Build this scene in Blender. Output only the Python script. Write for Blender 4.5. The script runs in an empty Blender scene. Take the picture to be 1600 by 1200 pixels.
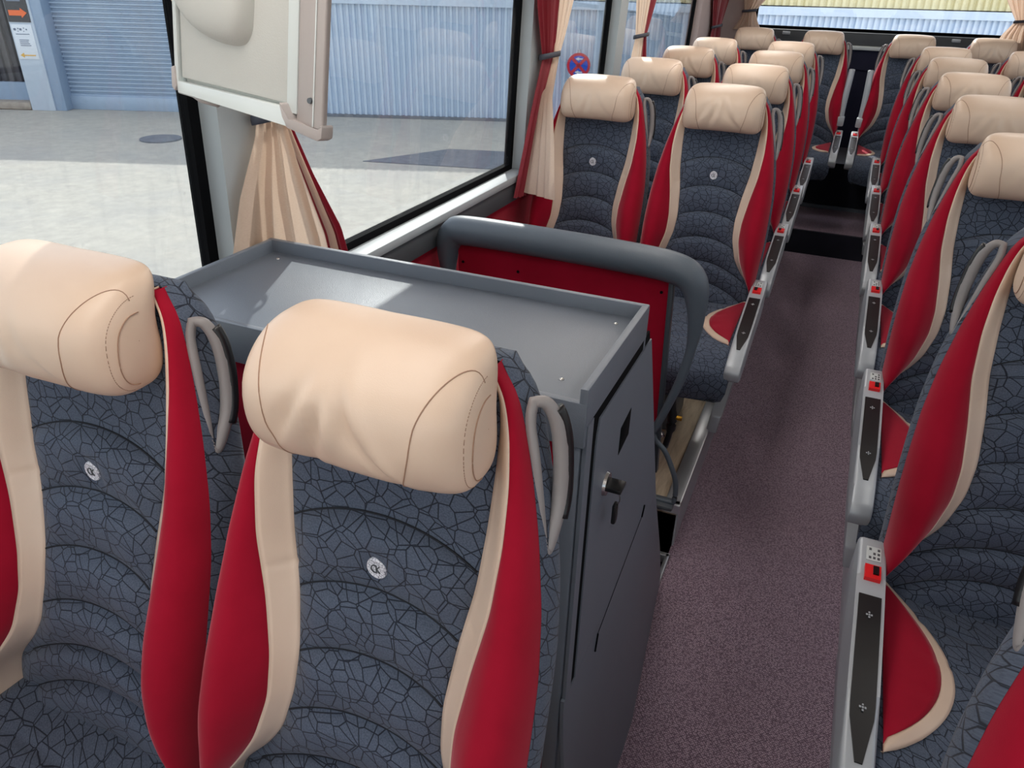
import bpy, bmesh, math, random
import numpy as np
from mathutils import Vector, Matrix, noise

random.seed(7)
S = bpy.context.scene
COL = S.collection

# ------------------------------------------------------------------ camera
cam_d = bpy.data.cameras.new('camera')
cam_d.sensor_width = 36.0
cam_d.lens = 36.0 * 1168.5 / 1600.0
cam_d.clip_start = 0.02
cam_d.clip_end = 300
cam = bpy.data.objects.new('camera', cam_d)
COL.objects.link(cam)
cam.matrix_world = Matrix(((0.917547, -0.209090, 0.338215, 0.0),
                           (0.396966, 0.432617, -0.809482, 0.0),
                           (0.022937, 0.876997, 0.479948, 1.70),
                           (0, 0, 0, 1)))
S.camera = cam

# ------------------------------------------------------------------ world, sun, exposure
S.view_settings.view_transform = 'Standard'
S.view_settings.look = 'None'
S.view_settings.gamma = 1.0
S.view_settings.use_curve_mapping = False
S.view_settings.exposure = 0.2
SUN_DIR = Vector((-0.40, 0.80, 0.61)).normalized()      # towards the sun
world = bpy.data.worlds.new('sky')
S.world = world
world.use_nodes = True
wn = world.node_tree
wn.nodes.clear()
sky = wn.nodes.new('ShaderNodeTexSky')
sky.sky_type = 'NISHITA'
sky.sun_disc = False
sky.sun_elevation = math.asin(SUN_DIR.z)
sky.sun_rotation = math.atan2(SUN_DIR.x, SUN_DIR.y)
bg = wn.nodes.new('ShaderNodeBackground')
bg.inputs['Strength'].default_value = 0.16
wo = wn.nodes.new('ShaderNodeOutputWorld')
wn.links.new(sky.outputs[0], bg.inputs[0])
haze = wn.nodes.new('ShaderNodeBackground')            # bright summer haze
haze.inputs['Color'].default_value = (1.0, 0.97, 0.95, 1)
haze.inputs['Strength'].default_value = 1.15
addn = wn.nodes.new('ShaderNodeAddShader')
wn.links.new(bg.outputs[0], addn.inputs[0])
wn.links.new(haze.outputs[0], addn.inputs[1])
wn.links.new(addn.outputs[0], wo.inputs[0])
sun_d = bpy.data.lights.new('sun', 'SUN')
sun_d.energy = 5.0
sun_d.angle = 0.012
sun_d.color = (1.0, 0.95, 0.87)
sun = bpy.data.objects.new('sun', sun_d)
sun.rotation_euler = SUN_DIR.to_track_quat('Z', 'Y').to_euler()
COL.objects.link(sun)
FILL_POWER = 5.4  # strength of the added interior fill panels
try:
    S.cycles.use_denoising = True
    S.cycles.max_bounces = 10
    S.cycles.diffuse_bounces = 6
    S.cycles.transparent_max_bounces = 16
    S.cycles.caustics_reflective = False
    S.cycles.caustics_refractive = False
    S.cycles.sample_clamp_indirect = 6
except Exception:
    pass

# ------------------------------------------------------------------ materials
def srgb(r, g, b):
    def f(c):
        c /= 255.0
        return c / 12.92 if c <= 0.04045 else ((c + 0.055) / 1.055) ** 2.4
    return (f(r), f(g), f(b), 1.0)

class NT:
    def __init__(s, name):
        s.m = bpy.data.materials.new(name)
        s.m.use_nodes = True
        s.t = s.m.node_tree
        s.t.nodes.clear()
        s.out = s.n('ShaderNodeOutputMaterial')
    def n(s, typ, **k):
        nd = s.t.nodes.new(typ)
        for a, v in k.items():
            setattr(nd, a, v)
        return nd
    def l(s, a, b):
        s.t.links.new(a, b)
    def pbr(s, col=(.5, .5, .5, 1), rough=.5, metal=0.0, spec=.5, sheen=0.0):
        b = s.n('ShaderNodeBsdfPrincipled')
        b.inputs['Base Color'].default_value = col
        b.inputs['Roughness'].default_value = rough
        b.inputs['Metallic'].default_value = metal
        b.inputs['Specular IOR Level'].default_value = spec
        b.inputs['Sheen Weight'].default_value = sheen
        s.l(b.outputs[0], s.out.inputs[0])
        return b
    def coord(s, which='Object', scale=(1, 1, 1)):
        c = s.n('ShaderNodeTexCoord')
        mp = s.n('ShaderNodeMapping')
        mp.inputs['Scale'].default_value = scale
        s.l(c.outputs[which], mp.inputs[0])
        return mp.outputs[0]
    def noise(s, v, scale, detail=3, rough=.5, dist=0.0):
        t = s.n('ShaderNodeTexNoise')
        t.inputs['Scale'].default_value = scale
        t.inputs['Detail'].default_value = detail
        t.inputs['Roughness'].default_value = rough
        t.inputs['Distortion'].default_value = dist
        s.l(v, t.inputs['Vector'])
        return t.outputs[0]
    def ramp(s, f, stops):
        r = s.n('ShaderNodeValToRGB')
        e = r.color_ramp.elements
        while len(e) < len(stops):
            e.new(0.5)
        for i, (p, c) in enumerate(stops):
            e[i].position = p
            e[i].color = c if len(c) == 4 else (*c, 1)
        s.l(f, r.inputs[0])
        return r.outputs[0]
    def mix(s, f, a, b, mode='MIX'):
        m = s.n('ShaderNodeMix', data_type='RGBA', blend_type=mode)
        if isinstance(f, (int, float)):
            m.inputs[0].default_value = f
        else:
            s.l(f, m.inputs[0])
        for x, i in ((a, 6), (b, 7)):
            if isinstance(x, tuple):
                m.inputs[i].default_value = x
            else:
                s.l(x, m.inputs[i])
        return m.outputs[2]
    def bump(s, h, strength, dist, b):
        bp = s.n('ShaderNodeBump')
        bp.inputs['Strength'].default_value = strength
        bp.inputs['Distance'].default_value = dist
        s.l(h, bp.inputs['Height'])
        s.l(bp.outputs[0], b.inputs['Normal'])
        return bp

def plain(name, col, rough=.5, metal=0.0, spec=.5, grain=0.0, gscale=300, sheen=0.0, var=0.08):
    t = NT(name)
    b = t.pbr(col, rough, metal, spec, sheen)
    v = t.coord()
    if var > 0:
        nz = t.noise(v, 9, 4)
        dk = tuple(c * (1 - var) for c in col[:3]) + (1,)
        lt = tuple(min(1, c * (1 + var)) for c in col[:3]) + (1,)
        t.l(t.ramp(nz, [(.3, dk), (.7, lt)]), b.inputs['Base Color'])
    if grain > 0:
        t.bump(t.noise(v, gscale, 2), grain, 0.001, b)
    return t.m

def make_leather():
    t = NT('cream_leather')
    b = t.pbr(rough=.36, spec=.5)
    v = t.coord()
    t.l(t.ramp(t.noise(v, 5, 4), [(.3, srgb(216, 190, 168)), (.7, srgb(228, 205, 184))]), b.inputs['Base Color'])
    vo = t.n('ShaderNodeTexVoronoi', feature='DISTANCE_TO_EDGE')
    vo.inputs['Scale'].default_value = 620
    t.l(v, vo.inputs['Vector'])
    a = t.n('ShaderNodeMath', operation='ADD')
    t.l(t.noise(v, 900, 2), a.inputs[0])
    t.l(vo.outputs[0], a.inputs[1])
    t.bump(a.outputs[0], .16, .0006, b)
    return t.m

def make_pattern(name, base, base2, line):
    t = NT(name)
    b = t.pbr(rough=.85, spec=.15, sheen=.12)
    v = t.coord()
    vo = t.n('ShaderNodeTexVoronoi', feature='DISTANCE_TO_EDGE')
    vo.inputs['Scale'].default_value = 43
    vo.voronoi_dimensions = '2D'
    sp = t.n('ShaderNodeSeparateXYZ')
    t.l(v, sp.inputs[0])
    c1 = t.n('ShaderNodeMath', operation='MULTIPLY_ADD')
    t.l(sp.outputs[1], c1.inputs[0])
    c1.inputs[1].default_value = .55
    t.l(sp.outputs[0], c1.inputs[2])
    c2 = t.n('ShaderNodeMath', operation='MULTIPLY_ADD')
    t.l(sp.outputs[1], c2.inputs[0])
    c2.inputs[1].default_value = .8
    t.l(sp.outputs[2], c2.inputs[2])
    cb = t.n('ShaderNodeCombineXYZ')
    t.l(c1.outputs[0], cb.inputs[0])
    t.l(c2.outputs[0], cb.inputs[1])
    v = cb.outputs[0]
    t.l(v, vo.inputs['Vector'])
    # a second, rotated web joins the first into little star-like shards
    mp = t.n('ShaderNodeMapping')
    mp.inputs['Rotation'].default_value = (0, 0, .9)
    mp.inputs['Location'].default_value = (3.1, 1.7, 5.3)
    t.l(v, mp.inputs[0])
    v2 = t.n('ShaderNodeTexVoronoi', feature='DISTANCE_TO_EDGE')
    v2.inputs['Scale'].default_value = 23
    v2.voronoi_dimensions = '2D'
    t.l(mp.outputs[0], v2.inputs['Vector'])
    w2 = t.n('ShaderNodeMath', operation='MULTIPLY')
    w2.inputs[1].default_value = 2.0
    t.l(v2.outputs[0], w2.inputs[0])
    mn = t.n('ShaderNodeMath', operation='MINIMUM')
    t.l(vo.outputs[0], mn.inputs[0])
    t.l(w2.outputs[0], mn.inputs[1])
    lines = t.ramp(mn.outputs[0], [(.020, (0, 0, 0)), (.050, (1, 1, 1))])
    fine = t.noise(v, 420, 2)
    basec = t.ramp(fine, [(.35, base), (.65, base2)])
    t.l(t.mix(lines, line, basec), b.inputs['Base Color'])
    ad = t.n('ShaderNodeMath', operation='MULTIPLY_ADD')
    t.l(lines, ad.inputs[0])
    ad.inputs[1].default_value = .8
    t.l(t.noise(v, 800, 2), ad.inputs[2])
    t.bump(ad.outputs[0], .35, .0012, b)
    return t.m

def make_velvet(name, c1, c2, sheen=.5):
    t = NT(name)
    b = t.pbr(rough=.9, spec=.1, sheen=sheen)
    b.inputs['Sheen Tint'].default_value = (1, .45, .5, 1)
    b.inputs['Sheen Roughness'].default_value = .4
    v = t.coord()
    t.l(t.ramp(t.noise(v, 7, 5, .6), [(.3, c1), (.7, c2)]), b.inputs['Base Color'])
    t.bump(t.noise(v, 900, 2), .25, .0006, b)
    return t.m

def make_carpet():
    t = NT('aisle_carpet')
    b = t.pbr(rough=.95, spec=.1, sheen=.2)
    v = t.coord('Object')
    mp = t.n('ShaderNodeMapping')
    mp.inputs['Rotation'].default_value = (0, 0, .78)
    t.l(v, mp.inputs[0])
    vo = t.n('ShaderNodeTexVoronoi', feature='F1')
    vo.inputs['Scale'].default_value = 190
    vo.inputs['Randomness'].default_value = .45
    t.l(mp.outputs[0], vo.inputs['Vector'])
    big = t.noise(v, 3.2, 4)
    weave = t.ramp(vo.outputs['Distance'], [(.15, srgb(206, 182, 199)), (.65, srgb(104, 86, 101))])
    t.l(t.mix(t.ramp(big, [(.3, (.0, .0, .0)), (.8, (.35, .35, .35))]), weave, srgb(132, 112, 126)), b.inputs['Base Color'])
    iv = t.n('ShaderNodeMath', operation='SUBTRACT')
    iv.inputs[0].default_value = 1
    t.l(vo.outputs['Distance'], iv.inputs[1])
    t.bump(iv.outputs[0], .8, .003, b)
    return t.m

def make_wood():
    t = NT('oak_vinyl')
    b = t.pbr(rough=.45)
    v = t.coord('Object', (14, 1.6, 1))
    n1 = t.noise(v, 3, 6, .65, .6)
    t.l(t.ramp(n1, [(.25, srgb(150, 134, 114)), (.5, srgb(190, 174, 150)), (.75, srgb(214, 200, 176))]), b.inputs['Base Color'])
    return t.m

def make_glass(name, tint, dirt):
    t = NT(name)
    tr = t.n('ShaderNodeBsdfTransparent')
    tr.inputs[0].default_value = tint
    gl = t.n('ShaderNodeBsdfGlossy')
    gl.inputs['Roughness'].default_value = 0.0
    ge = t.n('ShaderNodeNewGeometry')
    dt = t.n('ShaderNodeVectorMath', operation='DOT_PRODUCT')
    t.l(ge.outputs['Incoming'], dt.inputs[0])
    t.l(ge.outputs['Normal'], dt.inputs[1])
    ab = t.n('ShaderNodeMath', operation='ABSOLUTE')
    t.l(dt.outputs['Value'], ab.inputs[0])
    om = t.n('ShaderNodeMath', operation='SUBTRACT')
    om.inputs[0].default_value = 1
    t.l(ab.outputs[0], om.inputs[1])
    pw = t.n('ShaderNodeMath', operation='POWER')
    t.l(om.outputs[0], pw.inputs[0])
    pw.inputs[1].default_value = 5
    fr = t.n('ShaderNodeMath', operation='MULTIPLY_ADD')
    t.l(pw.outputs[0], fr.inputs[0])
    fr.inputs[1].default_value = .96
    fr.inputs[2].default_value = .04
    mx = t.n('ShaderNodeMixShader')
    sc = t.n('ShaderNodeMath', operation='MULTIPLY')
    sc.inputs[1].default_value = 1.0
    t.l(fr.outputs[0], sc.inputs[0])
    t.l(sc.outputs[0], mx.inputs[0])
    t.l(tr.outputs[0], mx.inputs[1])
    t.l(gl.outputs[0], mx.inputs[2])
    if dirt > 0:
        df = t.n('ShaderNodeBsdfDiffuse')
        df.inputs[0].default_value = (.8, .85, .9, 1)
        v = t.coord('Object', (1, 9, .8))
        nz = t.noise(v, 3.0, 6, .6, .8)
        v3 = t.coord('Object', (1, 1, 1))
        spots = t.n('ShaderNodeTexVoronoi', feature='F1')
        spots.inputs['Scale'].default_value = 16
        t.l(v3, spots.inputs['Vector'])
        sp = t.ramp(spots.outputs['Distance'], [(.045, (1, 1, 1)), (.06, (0, 0, 0))])
        st = t.ramp(nz, [(.52, (0, 0, 0)), (.8, (1, 1, 1))])
        mx_ = t.n('ShaderNodeMath', operation='MAXIMUM')
        t.l(sp, mx_.inputs[0])
        t.l(st, mx_.inputs[1])
        am = t.n('ShaderNodeMath', operation='MULTIPLY')
        am.inputs[1].default_value = dirt
        t.l(mx_.outputs[0], am.inputs[0])
        m2 = t.n('ShaderNodeMixShader')
        t.l(am.outputs[0], m2.inputs[0])
        t.l(mx.outputs[0], m2.inputs[1])
        t.l(df.outputs[0], m2.inputs[2])
        t.l(m2.outputs[0], t.out.inputs[0])
    else:
        t.l(mx.outputs[0], t.out.inputs[0])
    return t.m

def make_curtain(name, c1, c2, trans):
    t = NT(name)
    b = t.n('ShaderNodeBsdfPrincipled')
    b.inputs['Roughness'].default_value = .55
    b.inputs['Sheen Weight'].default_value = .3
    v = t.coord('Object', (60, 60, 900))
    col = t.ramp(t.noise(v, 3, 2), [(.3, c1), (.7, c2)])
    t.l(col, b.inputs['Base Color'])
    tl = t.n('ShaderNodeBsdfTranslucent')
    t.l(col, tl.inputs[0])
    mx = t.n('ShaderNodeMixShader')
    mx.inputs[0].default_value = trans
    t.l(b.outputs[0], mx.inputs[1])
    t.l(tl.outputs[0], mx.inputs[2])
    t.l(mx.outputs[0], t.out.inputs[0])
    return t.m

def make_ground():
    t = NT('yard_ground')
    b = t.pbr(rough=.9, spec=.2)
    v = t.coord()
    n1 = t.noise(v, .5, 8, .65)
    n2 = t.noise(v, 6, 6, .7)
    c = t.mix(t.ramp(n2, [(.3, (0, 0, 0)), (.7, (1, 1, 1))]), srgb(178, 174, 165), srgb(200, 196, 184))
    c2 = t.mix(t.ramp(n1, [(.45, (0, 0, 0)), (.6, (.4, .4, .4))]), c, srgb(168, 168, 166))
    t.l(c2, b.inputs['Base Color'])
    t.bump(t.noise(v, 30, 5), .3, .01, b)
    return t.m

M = {}
M['leather'] = make_leather()
M['pattern'] = make_pattern('slate_shard_fabric', srgb(74, 84, 100), srgb(90, 100, 117), srgb(36, 41, 52))
M['velvet'] = make_velvet('red_velvet', srgb(150, 16, 40), srgb(164, 20, 46))
M['velvet_wall'] = make_velvet('red_wall_cloth', srgb(150, 14, 38), srgb(168, 18, 46), .3)
M['quilt'] = plain('slate_thread', srgb(30, 34, 42), .9, var=0)
M['seam'] = plain('seam_thread', srgb(168, 134, 112), .7, var=0)
M['shell'] = plain('grey_seat_plastic', srgb(88, 94, 100), .45, grain=.2)
M['handle'] = plain('warm_grey_plastic', srgb(140, 136, 136), .38, grain=.1, var=.02)
M['silver'] = plain('silver_plastic', srgb(178, 184, 190), .32, .15, grain=.1, var=.03)
M['alu'] = plain('brushed_aluminium', srgb(196, 200, 205), .3, .75, var=.05)
M['anthracite'] = plain('anthracite_laminate', srgb(114, 122, 133), .38, grain=.5, gscale=700, var=.03)
M['anthracite_edge'] = plain('anthracite_edge', srgb(60, 66, 74), .4, var=.03)
M['rail'] = plain('rail_padding', srgb(92, 102, 112), .42, grain=.3, gscale=500, var=.03)
M['black'] = plain('black_plastic', srgb(20, 21, 24), .35, var=.1)
M['gasket'] = plain('black_gasket', srgb(12, 13, 16), .9, spec=.1, var=.1)
M['deep'] = plain('dark_well_cloth', srgb(30, 32, 44), .9, var=.15)
M['navy'] = plain('navy_wall_cloth', srgb(34, 36, 58), .9, sheen=.1, var=.1)
M['frame'] = plain('light_grey_window_trim', srgb(176, 184, 188), .5, grain=.15, var=.03)
M['frame_dark'] = plain('dark_grey_window_trim', srgb(78, 82, 86), .6, var=.05)
M['pillar'] = plain('greige_pillar_cloth', srgb(176, 160, 158), .8, var=.04)
M['ceiling'] = plain('pale_headlining', srgb(215, 210, 204), .9, var=.02)
M['redbutton'] = plain('red_button', srgb(226, 28, 34), .35, var=.02)
M['metal'] = plain('steel', srgb(190, 190, 190), .25, 1.0, var=.02)
M['brass'] = plain('brass', srgb(190, 140, 50), .3, .9, var=.02)
M['monitor'] = plain('warm_grey_housing', srgb(200, 202, 198), .45, grain=.25, gscale=600, var=.02)
M['monitor_strip'] = plain('pale_housing_strip', srgb(214, 222, 222), .3, .1, var=.02)
M['monitor_dark'] = plain('greige_housing_edge', srgb(176, 169, 167), .5, var=.03)
M['carpet'] = make_carpet()
M['wood'] = make_wood()
M['glass_side'] = make_glass('tinted_side_glass', (.75, .775, .785, 1), .12)
M['glass_clear'] = make_glass('clear_glass', (.95, .96, .97, 1), 0)
M['cream_cloth'] = make_curtain('cream_curtain', srgb(226, 200, 178), srgb(238, 216, 196), .36)
M['red_cloth'] = make_curtain('red_curtain', srgb(128, 8, 30), srgb(146, 12, 38), .12)
M['strap'] = plain('tie_strap', srgb(70, 74, 86), .7, var=.05)
M['ground'] = make_ground()
M['asphalt'] = plain('asphalt_patch', srgb(120, 124, 132), .9, grain=.5, gscale=60, var=.15)
M['kerb'] = plain('kerb_concrete', srgb(170, 160, 148), .9, grain=.5, gscale=40, var=.2)
M['clad'] = plain('pale_blue_sheet_metal', srgb(198, 214, 232), .45, .1, var=.03)
M['shutter'] = plain('blue_grey_roller_slats', srgb(168, 186, 206), .45, .1, var=.03)
M['post'] = plain('blue_grey_post', srgb(150, 170, 194), .5, var=.03)
M['post_face'] = plain('pale_post_face', srgb(196, 208, 222), .5, var=.03)
M['yellow_sheet'] = plain('straw_coloured_sheet', srgb(214, 204, 160), .7, var=.08)
M['darkclad'] = plain('brown_black_cladding', srgb(66, 64, 70), .7, var=.25)
M['sign_dark'] = plain('sign_charcoal', srgb(56, 56, 62), .5, var=.02)
M['sign_white'] = plain('sign_white', srgb(226, 232, 240), .5, var=.01)
M['sign_orange'] = plain('sign_orange', srgb(244, 112, 52), .5, var=.01)
M['sign_yellow'] = plain('sign_ochre', srgb(226, 176, 70), .5, var=.01)
M['sign_grey'] = plain('sign_print', srgb(120, 130, 150), .5, var=.01)
M['sign_red'] = plain('sign_red', srgb(206, 34, 60), .4, var=.01)
M['sign_blue'] = plain('sign_blue', srgb(28, 84, 204), .4, var=.01)
M['mesh_dark'] = plain('buckle_black', srgb(12, 12, 14), .3, var=.02)
lampm = NT('fill_diffuser')  # glow of the fill panels added under the ceiling
em = lampm.n('ShaderNodeEmission')
em.inputs[0].default_value = (1, .93, .86, 1)
em.inputs[1].default_value = FILL_POWER
lampm.l(em.outputs[0], lampm.out.inputs[0])
M['lamp'] = lampm.m
lampd = NT('dim_fill_diffuser')  # weaker version of the added fill, for the right side
em = lampd.n('ShaderNodeEmission')
em.inputs[0].default_value = (1, .93, .86, 1)
em.inputs[1].default_value = FILL_POWER * .45
lampd.l(em.outputs[0], lampd.out.inputs[0])
M['lamp_dim'] = lampd.m

# ------------------------------------------------------------------ helpers
def mesh_obj(name, verts, faces, mat, parent=None, smooth=True, mats=None, fmat=None):
    me = bpy.data.meshes.new(name)
    me.from_pydata([tuple(v) for v in verts], [], faces)
    if mats:
        for m in mats:
            me.materials.append(m)
        if fmat:
            me.polygons.foreach_set('material_index', fmat)
    else:
        me.materials.append(mat)
    if smooth:
        me.polygons.foreach_set('use_smooth', [True] * len(me.polygons))
    me.update()
    o = bpy.data.objects.new(name, me)
    COL.objects.link(o)
    if parent:
        o.parent = parent
    return o

def from_bm(name, bm, mat, parent=None, smooth=False, angle=None):
    bmesh.ops.recalc_face_normals(bm, faces=bm.faces)
    me = bpy.data.meshes.new(name)
    bm.to_mesh(me)
    bm.free()
    me.materials.append(mat)
    if smooth or angle:
        me.polygons.foreach_set('use_smooth', [True] * len(me.polygons))
        if angle:
            try:
                me.set_sharp_from_angle(angle=math.radians(angle))
            except Exception:
                pass
    o = bpy.data.objects.new(name, me)
    COL.objects.link(o)
    if parent:
        o.parent = parent
    return o

def bm_box(bm, lo, hi, bev=0.0, seg=2, M4=None):
    r = bmesh.ops.create_cube(bm, size=1)
    vs = r['verts']
    c = [(lo[i] + hi[i]) / 2 for i in range(3)]
    d = [hi[i] - lo[i] for i in range(3)]
    for v in vs:
        v.co = Vector((c[0] + v.co.x * d[0], c[1] + v.co.y * d[1], c[2] + v.co.z * d[2]))
    if bev > 0:
        es = list({e for v in vs for e in v.link_edges})
        rr = bmesh.ops.bevel(bm, geom=es, offset=bev, segments=seg, affect='EDGES', profile=.5)
        vs = list({v for f in rr['faces'] for v in f.verts} | {v for v in vs if v.is_valid})
    if M4 is not None:
        for v in vs:
            v.co = M4 @ v.co
    return vs

def box(name, lo, hi, mat, parent=None, bev=0.0, seg=2, M4=None):
    bm = bmesh.new()
    bm_box(bm, lo, hi, bev, seg, M4)
    return from_bm(name, bm, mat, parent, angle=40 if bev else None)

def prism(name, poly, axis, a0, a1, mat, parent=None, bev=0.0, fn=None):
    """poly: list of 2-D points in the two other axes, extruded along axis"""
    bm = bmesh.new()
    def P(p, a):
        q = list(p)
        q.insert(axis, a)
        return Vector(q)
    A = [bm.verts.new(P(p, a0)) for p in poly]
    B = [bm.verts.new(P(p, a1)) for p in poly]
    n = len(poly)
    bm.faces.new(A)
    bm.faces.new(B[::-1])
    for i in range(n):
        bm.faces.new((A[i], A[(i + 1) % n], B[(i + 1) % n], B[i]))
    if bev > 0:
        bmesh.ops.bevel(bm, geom=bm.edges[:], offset=bev, segments=2, affect='EDGES', profile=.5)
    if fn:
        for v in bm.verts:
            v.co = fn(v.co)
    return from_bm(name, bm, mat, parent, angle=35)

def smooth_path(pts, n):
    """Catmull-Rom through pts"""
    pts = [np.array(p, float) for p in pts]
    P = [2 * pts[0] - pts[1]] + pts + [2 * pts[-1] - pts[-2]]
    out = []
    for i in range(1, len(P) - 2):
        for k in range(n):
            t = k / n
            p0, p1, p2, p3 = P[i - 1:i + 3]
            out.append(.5 * ((2 * p1) + (-p0 + p2) * t + (2 * p0 - 5 * p1 + 4 * p2 - p3) * t * t + (-p0 + 3 * p1 - 3 * p2 + p3) * t ** 3))
    out.append(pts[-1])
    return out

def tube_geo(path, rad, seg=10, closed=False, up=(0, 0, 1), rx=None):
    """rad float or list; rx: second radius (flattened section)"""
    V, F = [], []
    n = len(path)
    path = [Vector(p) for p in path]
    for i, p in enumerate(path):
        if closed:
            d = path[(i + 1) % n] - path[i - 1]
        else:
            d = path[min(i + 1, n - 1)] - path[max(i - 1, 0)]
        d.normalize()
        u = Vector(up)
        s = d.cross(u)
        if s.length < 1e-4:
            s = d.cross(Vector((1, 0, 0)))
        s.normalize()
        w = s.cross(d)
        r = rad[i] if hasattr(rad, '__len__') else rad
        r2 = (rx[i] if hasattr(rx, '__len__') else rx) if rx else r
        for k in range(seg):
            a = 2 * math.pi * k / seg
            V.append(p + s * (math.cos(a) * r) + w * (math.sin(a) * r2))
    m = n if closed else n - 1
    for i in range(m):
        for k in range(seg):
            a = i * seg + k
            b = i * seg + (k + 1) % seg
            c = ((i + 1) % n) * seg + (k + 1) % seg
            d = ((i + 1) % n) * seg + k
            F.append((a, b, c, d))
    if not closed:
        F.append(tuple(range(seg))[::-1])
        F.append(tuple((n - 1) * seg + k for k in range(seg)))
    return V, F

def tube(name, path, rad, mat, parent=None, **k):
    V, F = tube_geo(path, rad, **k)
    return mesh_obj(name, V, F, mat, parent)

def grid_faces(nr, nc, off=0, flip=False):
    F = []
    for i in range(nr - 1):
        for j in range(nc - 1):
            a = off + i * nc + j
            q = (a, a + 1, a + nc + 1, a + nc)
            F.append(q[::-1] if flip else q)
    return F

def empty(name, loc=(0, 0, 0)):
    o = bpy.data.objects.new(name, None)
    o.location = loc
    o.empty_display_size = .1
    COL.objects.link(o)
    return o

def tag(o, label, cat, group=None, kind=None):
    if label:
        o['label'] = label
    if cat:
        o['category'] = cat
    if group:
        o['group'] = group
    if kind:
        o['kind'] = kind
    return o

def structure(o, label=None):
    o['kind'] = 'structure'
    if label:
        o['label'] = label
    return o

def copy_tree(o, parent=None):
    c = o.copy()
    COL.objects.link(c)
    c.parent = parent
    for ch in list(o.children):
        copy_tree(ch, c)
    return c

LEAN = .045
def lean_left(o):
    for v in o.data.vertices:
        v.co.x += LEAN * (v.co.z - 1.04)
    return o
def lean_right(o):
    for v in o.data.vertices:
        v.co.x -= LEAN * (v.co.z - 1.04)
    return o

# ------------------------------------------------------------------ the yard outside
GZ = -1.10
WP = Vector((-6.6, 15.66, GZ))                  # a foot point on the warehouse wall
WD = Vector((.928, .373, 0)).normalized()       # along the wall
WN = Vector((WD.y, -WD.x, 0))                   # towards the coach
def wpt(s, off, z):
    return WP + WD * s + WN * off + Vector((0, 0, z))
WM = Matrix.Translation(WP) @ Matrix(((WD.x, -WN.x, 0), (WD.y, -WN.y, 0), (0, 0, 1))).to_4x4()
# local: x along the wall, y away from the coach, z up from the yard

def ribbed(name, s0, s1, z0, z1, pitch, depth, mat, parent, vertical=True, off=0.0, lean=0.0):
    """trapezoid-ribbed sheet with real ribs and thickness"""
    prof = []
    a, b = (s0, s1) if vertical else (z0, z1)
    x = a
    while x < b - 1e-6:
        for f, d in ((0, 0), (.38, 0), (.5, depth), (.88, depth)):
            if x + f * pitch <= b:
                prof.append((x + f * pitch, d))
        x += pitch
    prof.append((b, 0))
    V, F = [], []
    for (u, d) in prof:
        for e in (0, 1):
            if vertical:
                z = z1 if e else z0
                V.append(WM @ Vector((u, off + d + lean * (z - z0), z)))
            else:
                V.append(WM @ Vector((s1 if e else s0, off + d, u)))
    for i in range(len(prof) - 1):
        F.append((2 * i, 2 * i + 2, 2 * i + 3, 2 * i + 1))
    return mesh_obj(name, V, F, mat, parent, smooth=False)

ground = structure(mesh_obj('ground', [(-60, -40, GZ), (60, -40, GZ), (60, 60, GZ), (-60, 60, GZ)], [(0, 1, 2, 3)], M['ground'], smooth=False),
                   'pale concrete yard with a shadow band by the building')
patch = mesh_obj('asphalt_patch', [(-7.3, 10.75, GZ + .012), (-6.5, 12.35, GZ + .012), (2.0, 14.9, GZ + .012), (2.6, 13.2, GZ + .012),
                                   (-7.3, 10.75, GZ - .03), (-6.5, 12.35, GZ - .03), (2.0, 14.9, GZ - .03), (2.6, 13.2, GZ - .03)],
                 [(3, 2, 1, 0), (4, 5, 6, 7), (0, 1, 5, 4), (1, 2, 6, 5), (2, 3, 7, 6), (3, 0, 4, 7)], M['asphalt'], smooth=False)
structure(patch, 'darker asphalt strip in the yard, seen through the wide side window')
bm = bmesh.new()
bmesh.ops.create_cone(bm, cap_ends=True, segments=40, radius1=.36, radius2=.36, depth=.04)
mh = from_bm('manhole_cover', bm, M['asphalt'])
mh.location = (-11.5, 10.5, GZ + .005)
tag(mh, 'dark round manhole cover in the shaded part of the yard', 'manhole cover')

wh = empty('warehouse', WP)
def wpart(o):
    # geometry is already in world space; keep the empty as the base point
    o.parent = wh
    o.matrix_parent_inverse = Matrix.Translation(-WP)
    return o
tag(wh, 'long warehouse of pale blue ribbed sheet metal with a roller shutter', 'building')
wpart(ribbed('wall_sheet', -4.42, 16.0, .05, 2.25, .125, .045, M['clad'], None))
wpart(ribbed('roof_sheet', -4.42, 16.0, 2.38, 3.5, .15, .05, M['yellow_sheet'], None, off=.12, lean=.10))
wpart(box('eaves_trim', (-4.42, -.06, 2.21), (16, .2, 2.36), M['clad'], M4=WM))
wpart(box('base_strip', (-4.42, -.03, 0), (16, .06, .06), M['asphalt'], M4=WM))
wpart(ribbed('roller_shutter', -9.72, -4.5, .28, 3.4, .085, .045, M['shutter'], None, vertical=False, off=.05))
wpart(box('shutter_bottom_bar', (-9.72, .0, .0), (-4.5, .09, .28), M['shutter'], bev=.01, M4=WM))
wpart(box('shutter_frame', (-4.56, -.12, 0), (-4.38, .2, 3.4), M['post'], bev=.01, M4=WM))
wpart(box('shutter_jamb', (-9.95, -.25, 0), (-9.70, .12, 3.4), M['post'], bev=.01, M4=WM))
wpart(box('door_pillar', (-10.44, -.28, 0), (-9.93, .2, 3.4), M['post_face'], bev=.01, M4=WM))
wpart(box('back_wall', (-14, .25, 0), (16, .45, 3.45), M['darkclad'], M4=WM))
wpart(ribbed('dark_boarding', -14.0, -10.44, .52, 3.4, .16, .05, M['darkclad'], None, off=.1))
wpart(box('plinth', (-14.0, .02, .16), (-10.44, .22, .52), M['post'], M4=WM))
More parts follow.
